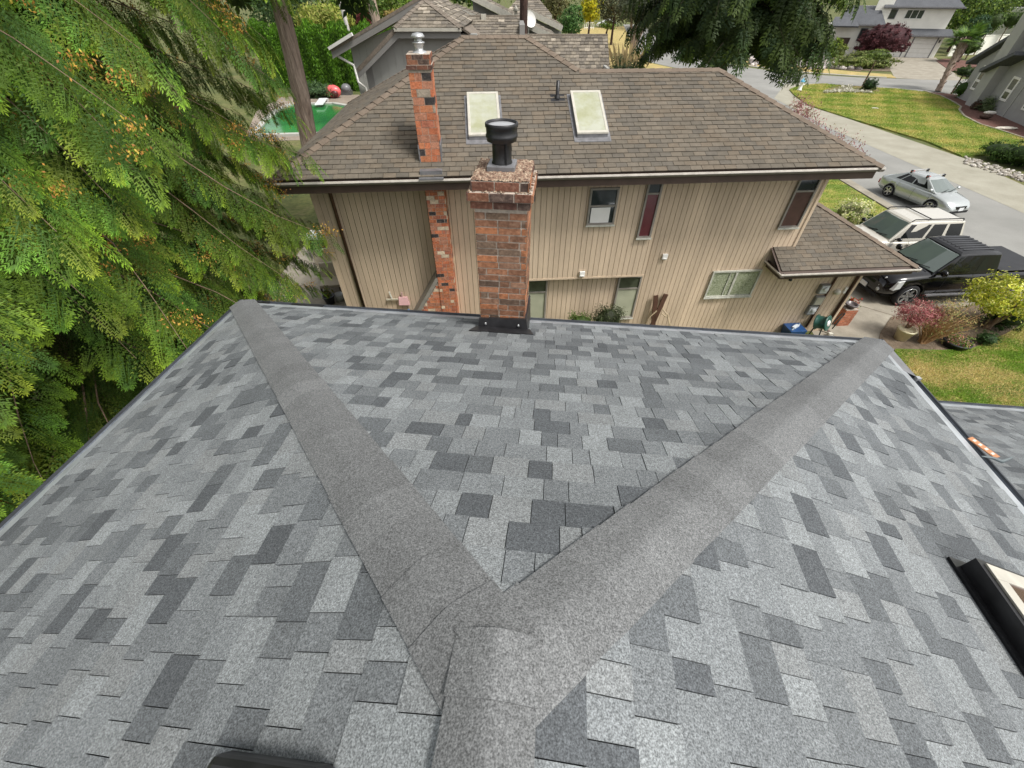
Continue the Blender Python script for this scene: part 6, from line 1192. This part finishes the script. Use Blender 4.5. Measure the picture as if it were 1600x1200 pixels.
for i, (px, y0, Y, w, t_) in enumerate(((1515, 55, 92, 60, -14), (1550, 50, 96, 62, -20), (1585, 22, 105, 50, -30), (1500, 30, 110, 50, -30), (1440, 10, 130, 70, -35))):
    tree('big_shrub', ['broad wispy green tree right of the white house eave', 'broad wispy green tree behind the garden wall', 'green tree at the top right corner', 'green tree rising behind the white house gable end', 'tree crown just above the white house roof'][i], px, y0, Y, w, t_, [(.08, .15, .02), (.13, .20, .03), (.18, .25, .04), (.04, .08, .02)], 4600, .42, seed=95+i, clumps=60, group='trees beyond the white house')

def grass(label, poly, n, z, l, w, seed, ga=(.20, .34, .03), st=(.64, .52, .22), bias=0.0):
    R = np.random.default_rng(seed); poly = np.array(poly); lo, hi = poly.min(0), poly.max(0); P = R.uniform(lo, hi, (n*3, 2)); ins = np.zeros(len(P), bool)
    for i in range(len(poly)):
        a, b = poly[i], poly[(i+1) % len(poly)]; c = (a[1] > P[:, 1]) != (b[1] > P[:, 1])
        with np.errstate(all='ignore'): x = (b[0]-a[0])*(P[:, 1]-a[1])/(b[1]-a[1])+a[0]
        ins ^= c & (P[:, 0] < x)
    P = P[ins][:n]; n = len(P); f = np.sin(P[:, 0]*1.1+2*np.sin(P[:, 1]*.7))+np.sin(P[:, 1]*2.3+P[:, 0]*.6)+.8*np.sin(P[:, 0]*3.1-P[:, 1]*1.9)+R.normal(size=n)*1.1+bias
    m = np.clip(f*.5+.3, 0, 1)[:, None]; C = (np.array(ga)*(1-m)+np.array(st)*m)*R.uniform(.6, 1.35, (n, 1)); D = np.stack([R.normal(size=n)*.6, R.normal(size=n)*.6, np.ones(n)], 1)
    o = quads('grass', diamonds(np.c_[P, np.full(n, z)+l*.25], D, R.normal(size=(n, 3))+np.array([0, -1., .6]), np.full(n, l)*R.uniform(.5, 1.3, n), np.full(n, w)), C, M['leaf']); o['kind'] = 'stuff'; o['label'] = label; o['category'] = 'grass'
grass('patchy green and straw coloured grass below our roof edge', gp([(1398, 549), (1470, 551), (1520, 547), (1570, 525), (1605, 505), (1640, 640)])+[(17, 7), (11, 4), (9, 8)], 60000, .06, .07, .012, 1, bias=.1)
grass('short patchy green grass of the corner lawn', lw, 60000, .09, .12, .03, 2, ga=(.22, .33, .04), st=(.58, .50, .16), bias=.25)
grass('short green grass in front of the tan house', [(13.2, 19.0), (13.2, 30), (18.6, 34), (18.8, 25.1), (18.7, 20.6), (18.1, 18.7)], 14000, .07, .09, .02, 3, bias=-.2)
